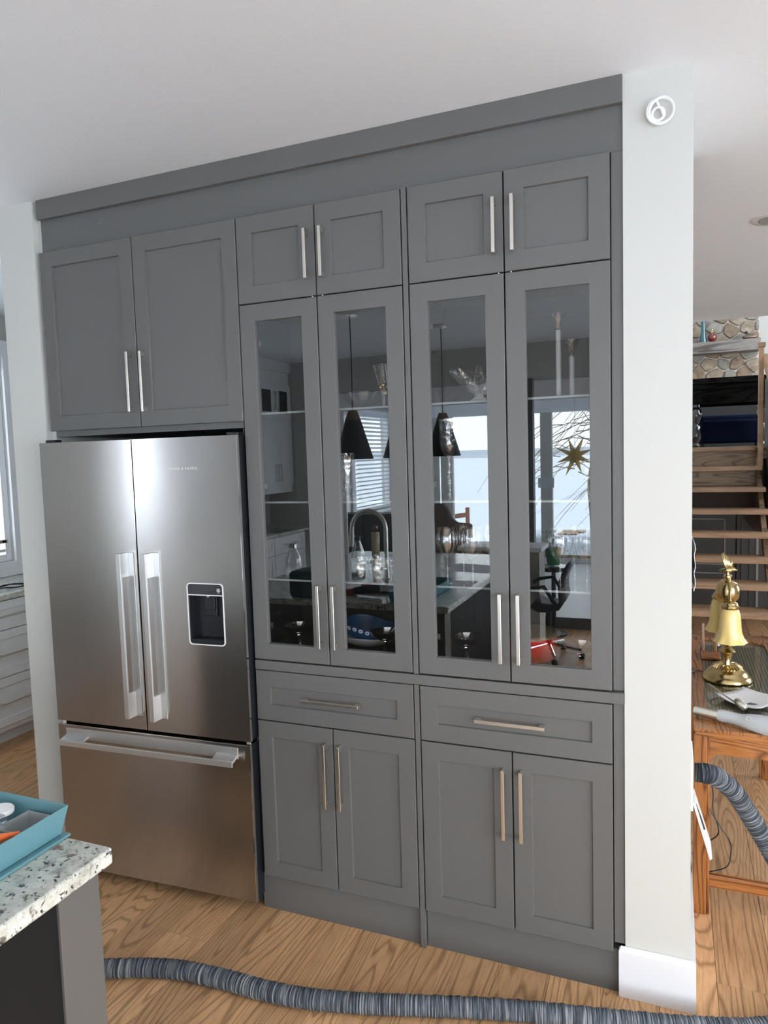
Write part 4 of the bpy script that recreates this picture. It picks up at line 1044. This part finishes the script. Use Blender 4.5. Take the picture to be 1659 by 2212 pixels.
# leaf bowl
t = thing('leaf_bowl', 'clear crystal bowl with long leaf-shaped rim on the top shelf', 'bowl', (.82, .15, S3))
G().lathe([(.028, 0), (.030, .006), (.016, .018), (.010, .028)], (.82, .15, S3), 20).build('foot', 'crystal', t, smooth=True)
for k in range(7):
    a_ = k * 2 * math.pi / 7 + math.pi; L_ = .085 if k else .095
    p = [(.82 + math.cos(a_) * r_, .15 + math.sin(a_) * r_ * .9, S3 + .026 + z_) for r_, z_ in ((.005, 0), (.025, .018), (L_ * .6, .05), (L_, .085))]
    G().tube(cm(p, 5), [.006 + .011 * math.sin(math.pi * min(1, (i + 1) / 17)) for i in range(16)], 8).build('leaf', 'crystal2', t, smooth=True)
# candlesticks
for x, y, h, lab in ((1.079, .15, .262, 'tall glittering crystal candlestick on the top shelf at right'), (1.118, .17, .180, 'shorter glittering crystal candlestick on the top shelf at right')):
    t = thing('candlestick', lab, 'candlestick', (x, y, S3))
    G().lathe([(.021, 0), (.021, .002), (.008, .010)], (x, y, S3), 24).build('foot', 'clear', t, smooth=True)
    G().lathe([(.008, .010), (.0085, .012), (.0085, h - .052), (.008, h - .050)], (x, y, S3), 14).build('stem', 'glitter', t, smooth=True)
    G().lathe([(.008, h - .050), (.006, h - .045), (.010, h - .040), (.027, h), (.025, h), (.009, h - .035), (.0, h - .034)], (x, y, S3), 24).build('cup', 'crystal2', t, smooth=True)

# ================================================================ ROOM BEHIND THE CAMERA (seen mirrored)
t = thing('office_chair', 'black shell desk chair standing near the sunroom step', 'chair', (.5, -3.62, 0))
bp_ = [(.36, .455), (.42, .425), (.50, .425), (.575, .445), (.600, .50), (.590, .58), (.595, .66), (.625, .73), (.655, .79)]
g = G(); n = len(bp_)
for yy in (-3.85, -3.42):
    for (x, z) in bp_: g.v.append((x, yy, z))
g.f = [[i, i + 1, n + i + 1, n + i] for i in range(n - 1)]
g.build('seat_shell', 'black', t, smooth=True, solid=.03)
for yy in (-3.87, -3.40):
    G().tube([(.56, yy, .48), (.47, yy, .62), (.36, yy, .60), (.30, yy, .565)], .016, 8).build('armrest', 'black', t, smooth=True)
G().tube([(.47, -3.63, .10), (.47, -3.63, .43)], .025, 12).build('pedestal', 'black', t)
for k in range(5):
    a_ = k * 2 * math.pi / 5; G().tube([(.47, -3.63, .11), (.47 + .26 * math.cos(a_), -3.63 + .26 * math.sin(a_), .07)], .015, 8).build('leg', 'chrome', t)
    G().lathe([(.022, -.0), (.025, .02), (.022, .045)], (.47 + .26 * math.cos(a_), -3.63 + .26 * math.sin(a_), .0), 12).build('caster', 'black', t)
t = thing('side_table', 'white-topped grey cabinet table behind the island end', 'table', (.1, -4.05, 0))
B(-.35, .385, -4.2, -3.82, .83, .868).build('table_top', 'mattewhite', t, bevel=.003)
B(-.33, .35, -4.18, -3.9, 0, .83).build('table_body', 'greywall', t)
t = thing('potted_plant', 'green pot with a trailing leafy plant on a dark round stand', 'plant', (.47, -4.35, .0))
PX, PY, PZ = .40, -4.35, .645
G().lathe([(.055, 0), (.075, .15), (.078, .16), (.07, .16), (.0, .14)], (PX, PY, PZ), 24).build('pot', 'potgreen', t, smooth=True)
G().lathe([(.13, -.05), (.14, -.045), (.14, -.012), (.0, -.01)], (PX, PY, PZ), 28).build('stand_top', 'blackgloss', t, smooth=True)
G().tube([(PX, PY, .02), (PX, PY, .60)], .02, 10).build('stand_post', 'black', t)
G().lathe([(.12, 0), (.12, .015), (.02, .03)], (PX, PY, 0), 24).build('stand_foot', 'black', t)
g = G(); rp_ = random.Random(3)
for k in range(160):
    a_ = rp_.uniform(0, 6.28); r_ = rp_.uniform(.01, .15); z = PZ + .17 + rp_.uniform(-.05, .16) - r_ * .3; an = rp_.uniform(0, 6.28); L_ = rp_.uniform(.02, .04)
    x, y = PX + r_ * math.cos(a_), PY + r_ * math.sin(a_); dx, dy = math.cos(an) * L_, math.sin(an) * L_; dz_ = rp_.uniform(-.02, .02)
    g.poly([(x, y, z), (x + dx * .5 - dy * .25, y + dy * .5 + dx * .25, z + dz_), (x + dx, y + dy, z + dz_ * 1.5), (x + dx * .5 + dy * .25, y + dy * .5 - dx * .25, z + dz_ * .5)])
g.build('foliage', 'green', t, kind='stuff')
t = thing('armchair', 'taupe upholstered armchair with a sloping side, mirrored behind the wine glasses', 'chair', (-.62, -4.6, 0))
g = G(); pr2 = [(-.80, .45), (-.80, 1.17), (-.78, 1.19), (-.70, 1.19), (-.665, 1.15), (-.62, 1.045), (-.56, 1.0), (-.43, .99), (-.42, .97), (-.42, .45)]
g.hexa([(x, -4.62, z) for x, z in pr2], [(x, -4.56, z) for x, z in pr2]); g.f = [list(reversed(q)) for q in g.f]
g.build('backrest', 'fabric', t, bevel=.01)
B(-.80, -.42, -4.85 + .02, -4.54, .40, .50).build('seat', 'fabric', t, bevel=.015)
for x in (-.77, -.45):
    for y in (-4.8, -4.58): B(x - .015, x + .015, y - .015, y + .015, 0, .40).build('leg', 'black', t)
t = thing('sideboard', 'low dark grey cabinet under the sunroom blind', 'cabinet', (-1.9, -5.5, .1))
B(-2.38, -1.5, -5.66, -5.42, .10, 1.01).build('cabinet_body', 'greydoor', t)
for a, b in ((-2.37, -1.95), (-1.94, -1.51)):
    for c, d_ in ((.12, .52), (.54, .98)):
        B(a, b, -5.42, -5.405, c, d_).build('door_panel', 'greydoor', t, bevel=.003)
# star
t = thing('paper_star', 'large gold paper star hanging in the sunroom window', 'star', (.193, -7.6, 1.60))
outer = 8
for k in range(outer):
    a_ = 2 * math.pi * k / outer + .35; L_ = .30 if k % 2 else .26
    c = Vector((.193, -7.6, 1.60)); d1 = Vector((math.cos(a_), 0, math.sin(a_)))
    l = Vector((math.cos(a_ + .39), 0, math.sin(a_ + .39))) * .085; r_ = Vector((math.cos(a_ - .39), 0, math.sin(a_ - .39))) * .085
    tip = c + d1 * L_; f_ = Vector((0, .07, 0)); q = [c + f_, c + l, tip, c + r_, c - f_]
    g = G(); g.v = [tuple(v) for v in q]; g.f = [[0, 1, 2], [0, 2, 3], [4, 2, 1], [4, 3, 2]]; g.build('star_point', 'gold', t)
G().tube([(.193, -7.6, 1.66), (.193, -7.6, 2.45)], .002, 5).build('hanging_cord', 'black', t)
t = thing('paper_star', 'second gold paper star, only its tips mirrored at the door edge', 'star', (-.62, -7.6, 1.55))
for k in range(outer):
    a_ = 2 * math.pi * k / outer; c = Vector((-.52, -7.6, 1.56)); d1 = Vector((math.cos(a_), 0, math.sin(a_)))
    l = Vector((math.cos(a_ + .39), 0, math.sin(a_ + .39))) * .06; r_ = Vector((math.cos(a_ - .39), 0, math.sin(a_ - .39))) * .06
    tip = c + d1 * .2; f_ = Vector((0, .05, 0)); q = [c + f_, c + l, tip, c + r_, c - f_]
    g = G(); g.v = [tuple(v) for v in q]; g.f = [[0, 1, 2], [0, 2, 3], [4, 2, 1], [4, 3, 2]]; g.build('star_point', 'gold', t)
# outdoors: willow, railing, snow bank
t = thing('willow_tree', 'bare willow tree outside the sunroom with drooping twigs', 'tree', (.1, -12.2, -.6))
G().tube(cm([(.10, -12.2, -.6), (.02, -12.2, .4), (-.02, -12.2, 1.2), (.25, -12.2, 2.2), (.5, -12.2, 4.0)], 6), [.16 - .004 * i for i in range(25)], 12).build('trunk', 'bark', t, smooth=True)
rb = random.Random(11); g = G()
for k in range(90):
    x0 = rb.uniform(-.6, 1.6); z0 = rb.uniform(1.2, 3.4); s = rb.choice((-1, 1, -1)); L_ = rb.uniform(.6, 1.8); y0 = -12.2 + rb.uniform(-.5, .5)
    p = [(x0 + s * L_ * u, y0, z0 + .25 * math.sin(u * 2 + k) - L_ * .75 * u * u) for u in (0, .25, .5, .75, 1)]
    g.tube(p, [.010, .008, .006, .005, .003], 4, cap=False)
g.build('twigs', 'twig', t, kind='stuff')
t = thing('deck_railing', 'weathered red-brown deck railing outside in the snow', 'railing', (-1.96, -10, -.6))
B(-1.99, -1.93, -10.03, -9.97, -.6, .72).build('post', 'fence', t)
G().hexa([(-3.2, -10.02, .38), (-1.99, -10.02, .55), (-1.99, -9.98, .55), (-3.2, -9.98, .38)], [(-3.2, -10.02, .46), (-1.99, -10.02, .63), (-1.99, -9.98, .63), (-3.2, -9.98, .46)]).build('rail', 'fence', t)
o = G().box(-.9, 3.6, -9.4, -8.5, -.6, .42).build('snow_bank', 'snow', bevel=.08, seg=3); tag(o, 'low bank of snow right outside the sunroom door', 'snow', kind='stuff')
tag(B(-.18, .16, -9.1, -8.85, .42, .445).build('paving_slab', 'tan'), 'flat grey-brown slab on the snow bank, back one', 'slab')
tag(B(-.20, .08, -8.8, -8.6, .42, .44).build('paving_slab', 'tan'), 'flat grey-brown slab on the snow bank, front one', 'slab')

# ================================================================ CONSOLE TABLE ON THE RIGHT
TZ = .702
t = thing('console_table', 'glossy brown wooden console table with a glass-covered cane top', 'table', (1.68, 1.14, 0))
x0, x1, y0, y1 = 1.487, 1.885, .478, 1.80
ix0, ix1, iy0, iy1 = 1.536, 1.832, .60, 1.74
ch = .05
inner = [(ix0 + ch * .4, iy0), (ix1 - ch, iy0), (ix1, iy0 + ch), (ix1, iy1 - ch), (ix1 - ch, iy1), (ix0 + ch * .4, iy1), (ix0, iy1 - ch * .4), (ix0, iy0 + ch * .4)]
outerp = [(ix0 + ch * .4, y0), (ix1 - ch, y0), (x1, iy0 + ch), (x1, iy1 - ch), (ix1 - ch, y1), (ix0 + ch * .4, y1), (x0, iy1 - ch * .4), (x0, iy0 + ch * .4)]
g = G(); n = 8
g.v = [(p[0], p[1], TZ) for p in outerp] + [(p[0], p[1], TZ) for p in inner] + [(p[0], p[1], TZ - .012) for p in outerp] + [(p[0], p[1], TZ - .012) for p in inner] + [(x0, y0, TZ), (x1, y0, TZ), (x1, y1, TZ), (x0, y1, TZ), (x0, y0, TZ - .012), (x1, y0, TZ - .012), (x1, y1, TZ - .012), (x0, y1, TZ - .012)]
for i in range(n):
    j = (i + 1) % n; g.f += [[i, j, n + j, n + i], [n + i, n + j, 3 * n + j, 3 * n + i]]
for (a, b, c) in ((7, 0, 0), (1, 2, 1), (3, 4, 2), (5, 6, 3)):
    g.f.append([a, 32 + c, b]); g.f += [[a + 16, 36 + c, 32 + c, a], [36 + c, b + 16, b, 32 + c]]
for (a, b) in ((0, 1), (2, 3), (4, 5), (6, 7)): g.f.append([a + 16, b + 16, b, a])
g.build('top_frame', 'table', t)
G().box(x0 + .004, x1 - .004, y0 + .004, iy0 - .005, TZ - .03, TZ - .012).box(x0 + .004, x1 - .004, iy1 + .005, y1 - .004, TZ - .03, TZ - .012).box(x0 + .004, ix0 - .004, iy0 - .005, iy1 + .005, TZ - .03, TZ - .012).box(ix1 + .004, x1 - .004, iy0 - .005, iy1 + .005, TZ - .03, TZ - .012).build('top_moulding', 'tablex', t, bevel=.004)
# cane panel with ribs, glass over it
caneg = G(); k = 0
x = ix0 - .002
B(ix0 - .003, ix1 + .003, iy0 - .003, iy1 + .003, TZ - .016, TZ - .010).build('cane_panel', mat('cane', (.34, .31, .20), .7), t)
rib = None
x = ix0 + .004
while x < ix1 - .004:
    if rib is None:
        rib = B(x, x + .0055, iy0 + .02, iy1 - .02, TZ - .010, TZ - .0075).build('cane_rib', mat('cane_rib', (.13, .12, .08), .6), t); xr = x
    else:
        n_ = rib.copy(); COL.objects.link(n_); n_.location.x = x - xr
    x += .0125
B(ix0 - .003, ix1 + .003, iy0 - .003, iy1 + .003, TZ - .005, TZ - .001).build('glass_top', pane_mat('table_glass', 1.3, 1.45), t)
for (lx, ly) in ((1.486, .505), (1.833, .505), (1.486, 1.748), (1.833, 1.748)):
    l = B(lx, lx + .044, ly, ly + .05, 0, TZ - .03).build('leg', 'tablez', t, bevel=.004)
    ix = lx + .044 if lx < 1.6 else lx - .009
    B(ix, ix + .009, ly + .006, ly + .044, 0, TZ - .04).build('leg_bead', 'tablez', l, bevel=.003)
for ly in (.512, 1.76):
    g = G(); top = TZ - .03; zl = .600; rr = .035; pts = [(1.53, top), (1.53, zl - rr)]
    pts += [(1.53 + .009, zl - rr)] + [(1.539 + rr - rr * math.cos(math.radians(a_)), zl - rr + rr * math.sin(math.radians(a_))) for a_ in range(15, 91, 15)]
    pts += [(1.824 - rr + rr * math.sin(math.radians(a_)), zl - rr + rr * math.cos(math.radians(a_))) for a_ in range(0, 91, 15)] + [(1.833, zl - rr), (1.833, top)]
    g.hexa([(p[0], ly, p[1]) for p in pts], [(p[0], ly + .03, p[1]) for p in pts]); g.build('apron', 'tablex', t)
    B(1.535, 1.835, ly + .008, ly + .028, .10, .147).build('stretcher', 'tablex', t, bevel=.003)
for lx in (1.495, 1.842): B(lx, lx + .028, .555, 1.748, .60, TZ - .03).build('side_apron', 'table', t)
# lamp
LC = (1.628, 1.09, TZ)
t = thing('brass_table_lamp', 'brass table lamp with an eagle on top and two amber glass bell shades', 'lamp', LC)
G().lathe([(.093, 0), (.097, .004), (.097, .010), (.088, .022), (.084, .024), (.079, .034), (.072, .042), (.060, .050), (.048, .058), (.030, .064), (.020, .066), (.0, .066)], LC, 48).build('base', 'brass', t, smooth=True)
g = G()
for k in range(28):
    a_ = 2 * math.pi * k / 28; p = Vector((math.cos(a_), math.sin(a_), 0))
    g.tube([tuple(Vector(LC) + p * .030 + Vector((0, 0, .066))), tuple(Vector(LC) + p * .045 + Vector((0, 0, .062))), tuple(Vector(LC) + p * .058 + Vector((0, 0, .053)))], [.002, .004, .0035], 6)
g.build('base_petals', 'brass', t, smooth=True)
G().lathe([(.020, .062), (.017, .075), (.014, .095), (.016, .100), (.019, .104), (.021, .110), (.032, .118), (.033, .122), (.026, .130), (.018, .138), (.019, .142), (.013, .148), (.0135, .155), (.0135, .33), (.012, .34)], LC, 32).build('stem', 'brass', t, smooth=True)
G().lathe([(.010, .325), (.028, .333), (.043, .350), (.048, .375), (.046, .395), (.036, .412), (.020, .420), (.012, .423), (.011, .430), (.017, .436), (.017, .444), (.008, .450), (.0, .451)], LC, 32).build('dome', 'brass', t, smooth=True)
for s, (sx, sy), lz in ((1, (.006, -.072), .0), (-1, (-.022, .072), .012)):
    cx, cy = LC[0] + sx, LC[1] + sy
    G().tube(cm([(LC[0] + sx * .2, LC[1] + sy * .2, TZ + .425), (LC[0] + sx * .6, LC[1] + sy * .6, TZ + .415), (cx, cy, TZ + .39 + lz), (cx, cy, TZ + .345 + lz)], 6), .006, 10).build('lamp_arm', 'brass', t, smooth=True)
    c_ = (cx, cy, TZ + lz)
    G().lathe([(.033, .318), (.035, .321), (.035, .330), (.030, .335), (.028, .342), (.012, .350), (.0, .352)], c_, 28).build('shade_fitter', 'brass', t, smooth=True)
    g = G().lathe([(.064, .180), (.0595, .187), (.051, .200), (.045, .220), (.042, .250), (.040, .285), (.036, .305), (.030, .318), (.028, .318), (.034, .303), (.038, .285), (.040, .250), (.043, .220), (.049, .201), (.058, .189), (.062, .182)], c_, 48, wav=.05, wn=8)
    g.f = [q for q in g.f if len(q) == 4]; g.build('lamp_shade', 'amber', t, smooth=True)
# eagle
EZ = TZ + .447; ex, ey = LC[0] - .002, LC[1] - .01
g = G().tube(cm([(ex - .030, ey, EZ + .018), (ex - .012, ey, EZ + .020), (ex + .008, ey, EZ + .021), (ex + .022, ey, EZ + .024), (ex + .038, ey, EZ + .019)], 4), [.003, .005, .007, .008, .009, .011, .012, .012, .011, .010, .009, .009, .009, .008, .006, .004, .001], 10)
g.tube([(ex, ey, EZ), (ex, ey, EZ + .018)], .006, 8)
g.build('eagle_body', 'brass', t, smooth=True)
g = G()
for k in range(9):
    u = k / 8; bx, bz = ex - .004 + u * .022, EZ + .026; tx_, tz_ = ex - .022 + u * .040, EZ + .090 - .030 * u ** 1.5 + .004 * (k % 2)
    g.tube(cm([(bx, ey, bz), (bx * .5 + tx_ * .5 - .003, ey - .007, (bz + tz_) / 2), (tx_, ey + .004, tz_)], 4), [.005, .0055, .0058, .0058, .0055, .005, .0042, .003, .0012], 7)
g.build('eagle_wing', 'brass', t, smooth=True)
g = G()
for k in range(7):
    u = k / 6; g.tube(cm([(ex + .002 + u * .014, ey + .008, EZ + .026), (ex - .002 + u * .020, ey + .028, EZ + .048), (ex - .016 + u * .034, ey + .042, EZ + .078 - u * .022)], 4), [.005] * 6 + [.004, .003, .0012], 7)
g.build('eagle_wing', 'brass', t, smooth=True)
tag(G().tube(cm([(1.488, 1.12, TZ + .004), (1.505, 1.16, TZ + .004), (1.525, 1.165, TZ + .004), (1.545, 1.13, TZ + .006)], 6), .0025, 8).build('lamp_cord', 'black', smooth=True), 'thin dark cord running from the brass lamp across the table edge', 'cord')
# easel
t = thing('display_easel', 'small brown wooden display stand at the back of the console table', 'stand', (1.58, 1.45, TZ))
B(1.538, 1.622, 1.37, 1.48, TZ, TZ + .012).build('base', 'tablex', t, bevel=.004)
for x in (1.549, 1.602): G().hexa([(x - .006, 1.475, TZ + .012), (x + .006, 1.475, TZ + .012), (x + .006, 1.487, TZ + .012), (x - .006, 1.487, TZ + .012)], [(x - .007, 1.49, TZ + .142), (x + .005, 1.49, TZ + .142), (x + .005, 1.50, TZ + .142), (x - .007, 1.50, TZ + .142)]).build('upright', 'tablez', t, bevel=.002)
G().tube([(1.61, 1.44, TZ + .10), (1.613, 1.44, TZ + .05)], [.003, .006], 6).build('tassel', 'mattewhite', t)
# vacuum handle lying on table
t = thing('vacuum_wand', 'pale grey vacuum handle with a steel tube lying on the console table', 'vacuum handle', (1.6, .53, TZ))
G().tube([(1.492, .600, TZ + .020), (1.580, .556, TZ + .022)], .0165, 20).build('steel_tube', 'nickel', t, smooth=True)
G().tube(cm([(1.570, .562, TZ + .024), (1.60, .547, TZ + .026), (1.64, .523, TZ + .027), (1.675, .500, TZ + .031), (1.73, .470, TZ + .033)], 4), [.020, .021, .022, .021, .021, .021, .021, .021, .022, .024, .026, .028, .029, .031, .032, .033, .033], 24).build('grip', 'toolgrey', t, smooth=True)
ax = Vector((1.73 - 1.675, .470 - .5, 0)).normalized()
G().lathe([(.033, -.002), (.034, .004), (.032, .010), (.024, .010), (.022, .008), (.022, -.0), (.0, -.001)], (1.73, .470, TZ + .033), 28, ax=ax).build('socket', 'mattewhite', t, smooth=True)
G().lathe([(.021, .002), (.0, .003)], (1.733, .469, TZ + .033), 24, ax=ax).build('socket_hole', 'black', t)
s_ = Vector((ax.y, -ax.x, 0))
cc = Vector((1.685, .492, TZ + .045)); u_ = Vector((ax.x, ax.y, 0))
nrm = (s_ * .75 + Vector((0, 0, .66))).normalized(); w_ = nrm.cross(u_).normalized(); cc = Vector((1.683, .495, TZ + .031)) + nrm * .0262
def slab(c, du, dw, th, name, mt_, parent):
    q = [c + u_ * a + w_ * b for a, b in ((-du, -dw), (du, -dw), (du, dw), (-du, dw))]
    return G().hexa([tuple(v - nrm * .004) for v in q], [tuple(v + nrm * th) for v in q]).build(name, mt_, parent, bevel=.001)
kp = slab(cc, .028, .010, .0015, 'control_panel', 'toolgrey', t)
for k in (-1, 0, 1):
    slab(cc + u_ * (k * .016), .0055, .0062, .0022, 'control_button', 'toolgrey', kp)
    slab(cc + u_ * (k * .016), .0030, .0007, .0026, 'button_mark', 'black', kp); slab(cc + u_ * (k * .016), .0007, .0032, .0026, 'button_mark', 'black', kp)
# paper and scoop
g = G(); P0 = [(1.677, .935), (1.812, .86), (1.70, .66), (1.565, .808)]
n = 8
for i in range(n + 1):
    for j in range(n + 1):
        a_, b_ = i / n, j / n
        x = (P0[0][0] * (1 - a_) + P0[1][0] * a_) * (1 - b_) + (P0[3][0] * (1 - a_) + P0[2][0] * a_) * b_
        y = (P0[0][1] * (1 - a_) + P0[1][1] * a_) * (1 - b_) + (P0[3][1] * (1 - a_) + P0[2][1] * a_) * b_
        g.v.append((x, y, TZ + .003 + .016 * (2 * a_ - 1) ** 2 * (.5 + .5 * b_) + .010 * abs(2 * b_ - 1) ** 3))
g.f = [[i * (n + 1) + j, i * (n + 1) + j + 1, (i + 1) * (n + 1) + j + 1, (i + 1) * (n + 1) + j][::-1] for i in range(n) for j in range(n)]
pp = thing('folded_paper', 'curled white papers with dark print on the console table', 'paper', (1.69, .8, TZ))
g.build('sheet', 'paper', pp, smooth=True, solid=.0012)
G().hexa([(1.675, .77, TZ + .0052), (1.745, .735, TZ + .0062), (1.757, .752, TZ + .0062), (1.69, .79, TZ + .0052)], [(1.675, .77, TZ + .0066), (1.745, .735, TZ + .0076), (1.757, .752, TZ + .0076), (1.69, .79, TZ + .0066)]).build('printed_picture', 'greydoor', pp)
t = thing('spoon', 'silver serving scoop with long handle lying on the papers', 'spoon', (1.60, .77, TZ))
G().tube(cm([(1.548, .880, TZ + .038), (1.575, .830, TZ + .033), (1.610, .760, TZ + .028), (1.640, .706, TZ + .026)], 5), .0028, 8).build('handle', 'nickel', t, smooth=True)
g = G().tube(cm([(1.632, .715, TZ + .030), (1.642, .698, TZ + .034), (1.655, .678, TZ + .028), (1.662, .668, TZ + .016)], 5), [.003, .007, .010, .012, .0135, .014, .0145, .015, .015, .015, .0145, .014, .013, .012, .010, .006], 14)
g.build('bowl', 'nickel', t, smooth=True)
# cables under the table
tag(G().tube(cm([(1.545, .64, .46), (1.556, .64, .40), (1.556, .63, .34), (1.575, .625, .26), (1.545, .63, .215)], 8), .0022, 6).build('hanging_cable', 'black', smooth=True), 'thin black cable hanging inside the console table leg, upper loop', 'cable')
tag(G().tube(cm([(1.54, .60, .36), (1.575, .60, .30), (1.61, .60, .245), (1.615, .60, .20), (1.60, .58, .155), (1.54, .56, .135), (1.505, .60, .10), (1.49, .62, .015)], 8), .0022, 6).build('hanging_cable', 'black', smooth=True), 'thin black cable drooping below the console table, lower loop', 'cable')

# ================================================================ STAIRS
t = thing('staircase', 'open-riser wooden staircase rising to the upper level', 'staircase', (1.7, 5.0, 0))
RZ, TT = .185, .208
B(1.3, 2.135, 5.38, 5.46, 1.628, 1.6695).build('landing_nosing', 'oakx', t, bevel=.004)
for k in range(1, 9):
    z1 = 1.6695 - k * RZ; yn = 5.38 - k * TT
    B(1.3, 2.155 + k * .010, yn, yn + .28, z1 - .040, z1).build('tread', 'oakx', t, bevel=.004)
B(1.3, 2.14, 5.43, 5.45, 1.4845, 1.628).build('riser', 'oakdark', t)
B(1.3, 2.14, 5.31, 5.33, 1.2995, 1.445).build('riser', 'oakdark', t)
B(1.3, 2.08, 5.47, 5.52, 1.06, 1.55).build('carriage_board', 'darkwood', t)
G().hexa([(1.98, 5.5, 1.06), (2.20, 5.5, .80), (2.20, 5.5, 1.3), (1.98, 5.5, 1.3)], [(1.98, 5.54, 1.06), (2.20, 5.54, .80), (2.20, 5.54, 1.3), (1.98, 5.54, 1.3)]).build('carriage_board', 'darkwood', t)
for xx in (1.3, 2.12):
    z_t, z_b = 1.60, .02; yt, yb = 5.45, 5.45 - (1.58 / RZ) * TT
    G().hexa([(xx, yb, z_b), (xx + .04, yb, z_b), (xx + .04, yt, z_t), (xx, yt, z_t)], [(xx, yb - .0, z_b - .02 + .0), (xx + .04, yb, z_b - .02), (xx + .04, yt + .28, z_t - .02), (xx, yt + .28, z_t - .02)]).build('stringer', 'oakdark', t)
B(2.128, 2.170, 5.19, 5.235, 1.4845, 2.56).build('newel_post', 'oakx', t, bevel=.003)
B(2.118, 2.182, 5.18, 5.245, 2.56, 2.60).build('post_cap', 'oakx', t, bevel=.004)
G().hexa([(2.135, 3.7, 1.10), (2.175, 3.7, 1.10), (2.175, 5.19, 2.40), (2.135, 5.19, 2.40)], [(2.135, 3.7, 1.16), (2.175, 3.7, 1.16), (2.175, 5.19, 2.46), (2.135, 5.19, 2.46)])
g = G().hexa([(2.24, 4.4, 1.70), (2.29, 4.4, 1.70), (2.20, 5.22, 2.42), (2.16, 5.22, 2.42)], [(2.24, 4.4, 1.76), (2.29, 4.4, 1.76), (2.20, 5.22, 2.50), (2.16, 5.22, 2.50)]); g.build('handrail', 'oakx', t, bevel=.003)
B(2.22, 2.24, 4.9, 5.6, .9, 2.3).build('side_panel', 'greydoor', t)

# upper level furniture
t = thing('games_table', 'black wooden table with a turned leg on the upper level', 'table', (1.9, 6.9, 1.655))
UZ = 1.655
B(1.35, 2.45, 6.50, 7.30, 2.36, 2.42).build('table_top', 'ebony', t, bevel=.006)
B(1.38, 2.42, 6.53, 7.27, 2.30, 2.36).build('top_moulding', 'ebony', t, bevel=.008)
B(1.40, 2.40, 6.56, 7.24, 2.14, 2.30).build('apron', 'ebony', t)
B(1.54, 1.70, 6.545, 6.60, 2.14, 2.30).build('corner_block', 'ebony', t, bevel=.004)
lg = [(.03, 0), (.045, .03), (.03, .06), (.05, .10), (.06, .14), (.045, .20), (.05, .24), (.035, .27), (.065, .36), (.06, .42), (.035, .45), (.06, .455), (.06, .485)]
for (x, y) in ((1.64, 6.62), (2.36, 7.18), (1.46, 7.18)): G().lathe(lg, (x, y, UZ), 20).build('leg', 'blackgloss', t, smooth=True)
t = thing('armchair', 'dark navy upholstered armchair behind the black table upstairs', 'chair', (2.05, 7.7, UZ))
B(1.70, 2.42, 7.62, 7.86, UZ + .05, 2.05).build('backrest', 'navy', t, bevel=.04, seg=4)
B(1.72, 2.40, 7.36, 7.62, UZ + .05, UZ + .33).build('seat', 'navy', t, bevel=.03)
for x in (1.74, 2.36): G().lathe([(.02, 0), (.025, .05)], (x, 7.45, UZ), 10).build('leg', 'black', t)
for x in (1.74, 2.36): G().lathe([(.02, 0), (.025, .05)], (x, 7.8, UZ), 10).build('leg', 'black', t)
B(1.30, 2.50, 9.0, 9.03, UZ, 2.56).build('firebox', 'gap', fw_)
# things on the mantel
o = G().lathe([(.048, 0), (.05, .02), (.030, .14), (.022, .30), (.028, .36), (.024, .36), (.0, .3)], (1.785, 8.86, 3.10), 20).build('glass_bottle', 'blueglass', smooth=True); tag(o, 'tall turquoise glass bottle on the stone fireplace mantel', 'bottle')
t = thing('lidded_jar', 'small round decorated jar with pointed lid on the mantel', 'jar', (1.90, 8.86, 3.10))
G().lathe([(.025, 0), (.03, .01), (.055, .05), (.058, .08), (.035, .12), (.03, .13)], (1.90, 8.86, 3.10), 20).build('jar_body', 'darkred', t, smooth=True)
G().lathe([(.035, .13), (.028, .15), (.008, .165), (.010, .18), (.0, .19)], (1.90, 8.86, 3.10), 16).build('lid', 'brass', t, smooth=True)
t = thing('duck_figurine', 'small brown duck ornament at the right end of the mantel', 'figurine', (2.36, 8.86, 3.10))
g = G().tube(cm([(2.27, 8.86, 3.14), (2.31, 8.86, 3.135), (2.37, 8.86, 3.135), (2.43, 8.86, 3.14), (2.46, 8.86, 3.15)], 4), [.004, .015, .022, .028, .032, .034, .035, .035, .034, .032, .03, .026, .02, .015, .01, .006, .002], 12); g.build('duck_body', 'cone_cap', t, smooth=True)
G().lathe([(.0, -.02), (.02, -.01), (.024, .005), (.018, .02), (.0, .026)], (2.325, 8.86, 3.19), 12).build('duck_head', 'black', t, smooth=True)
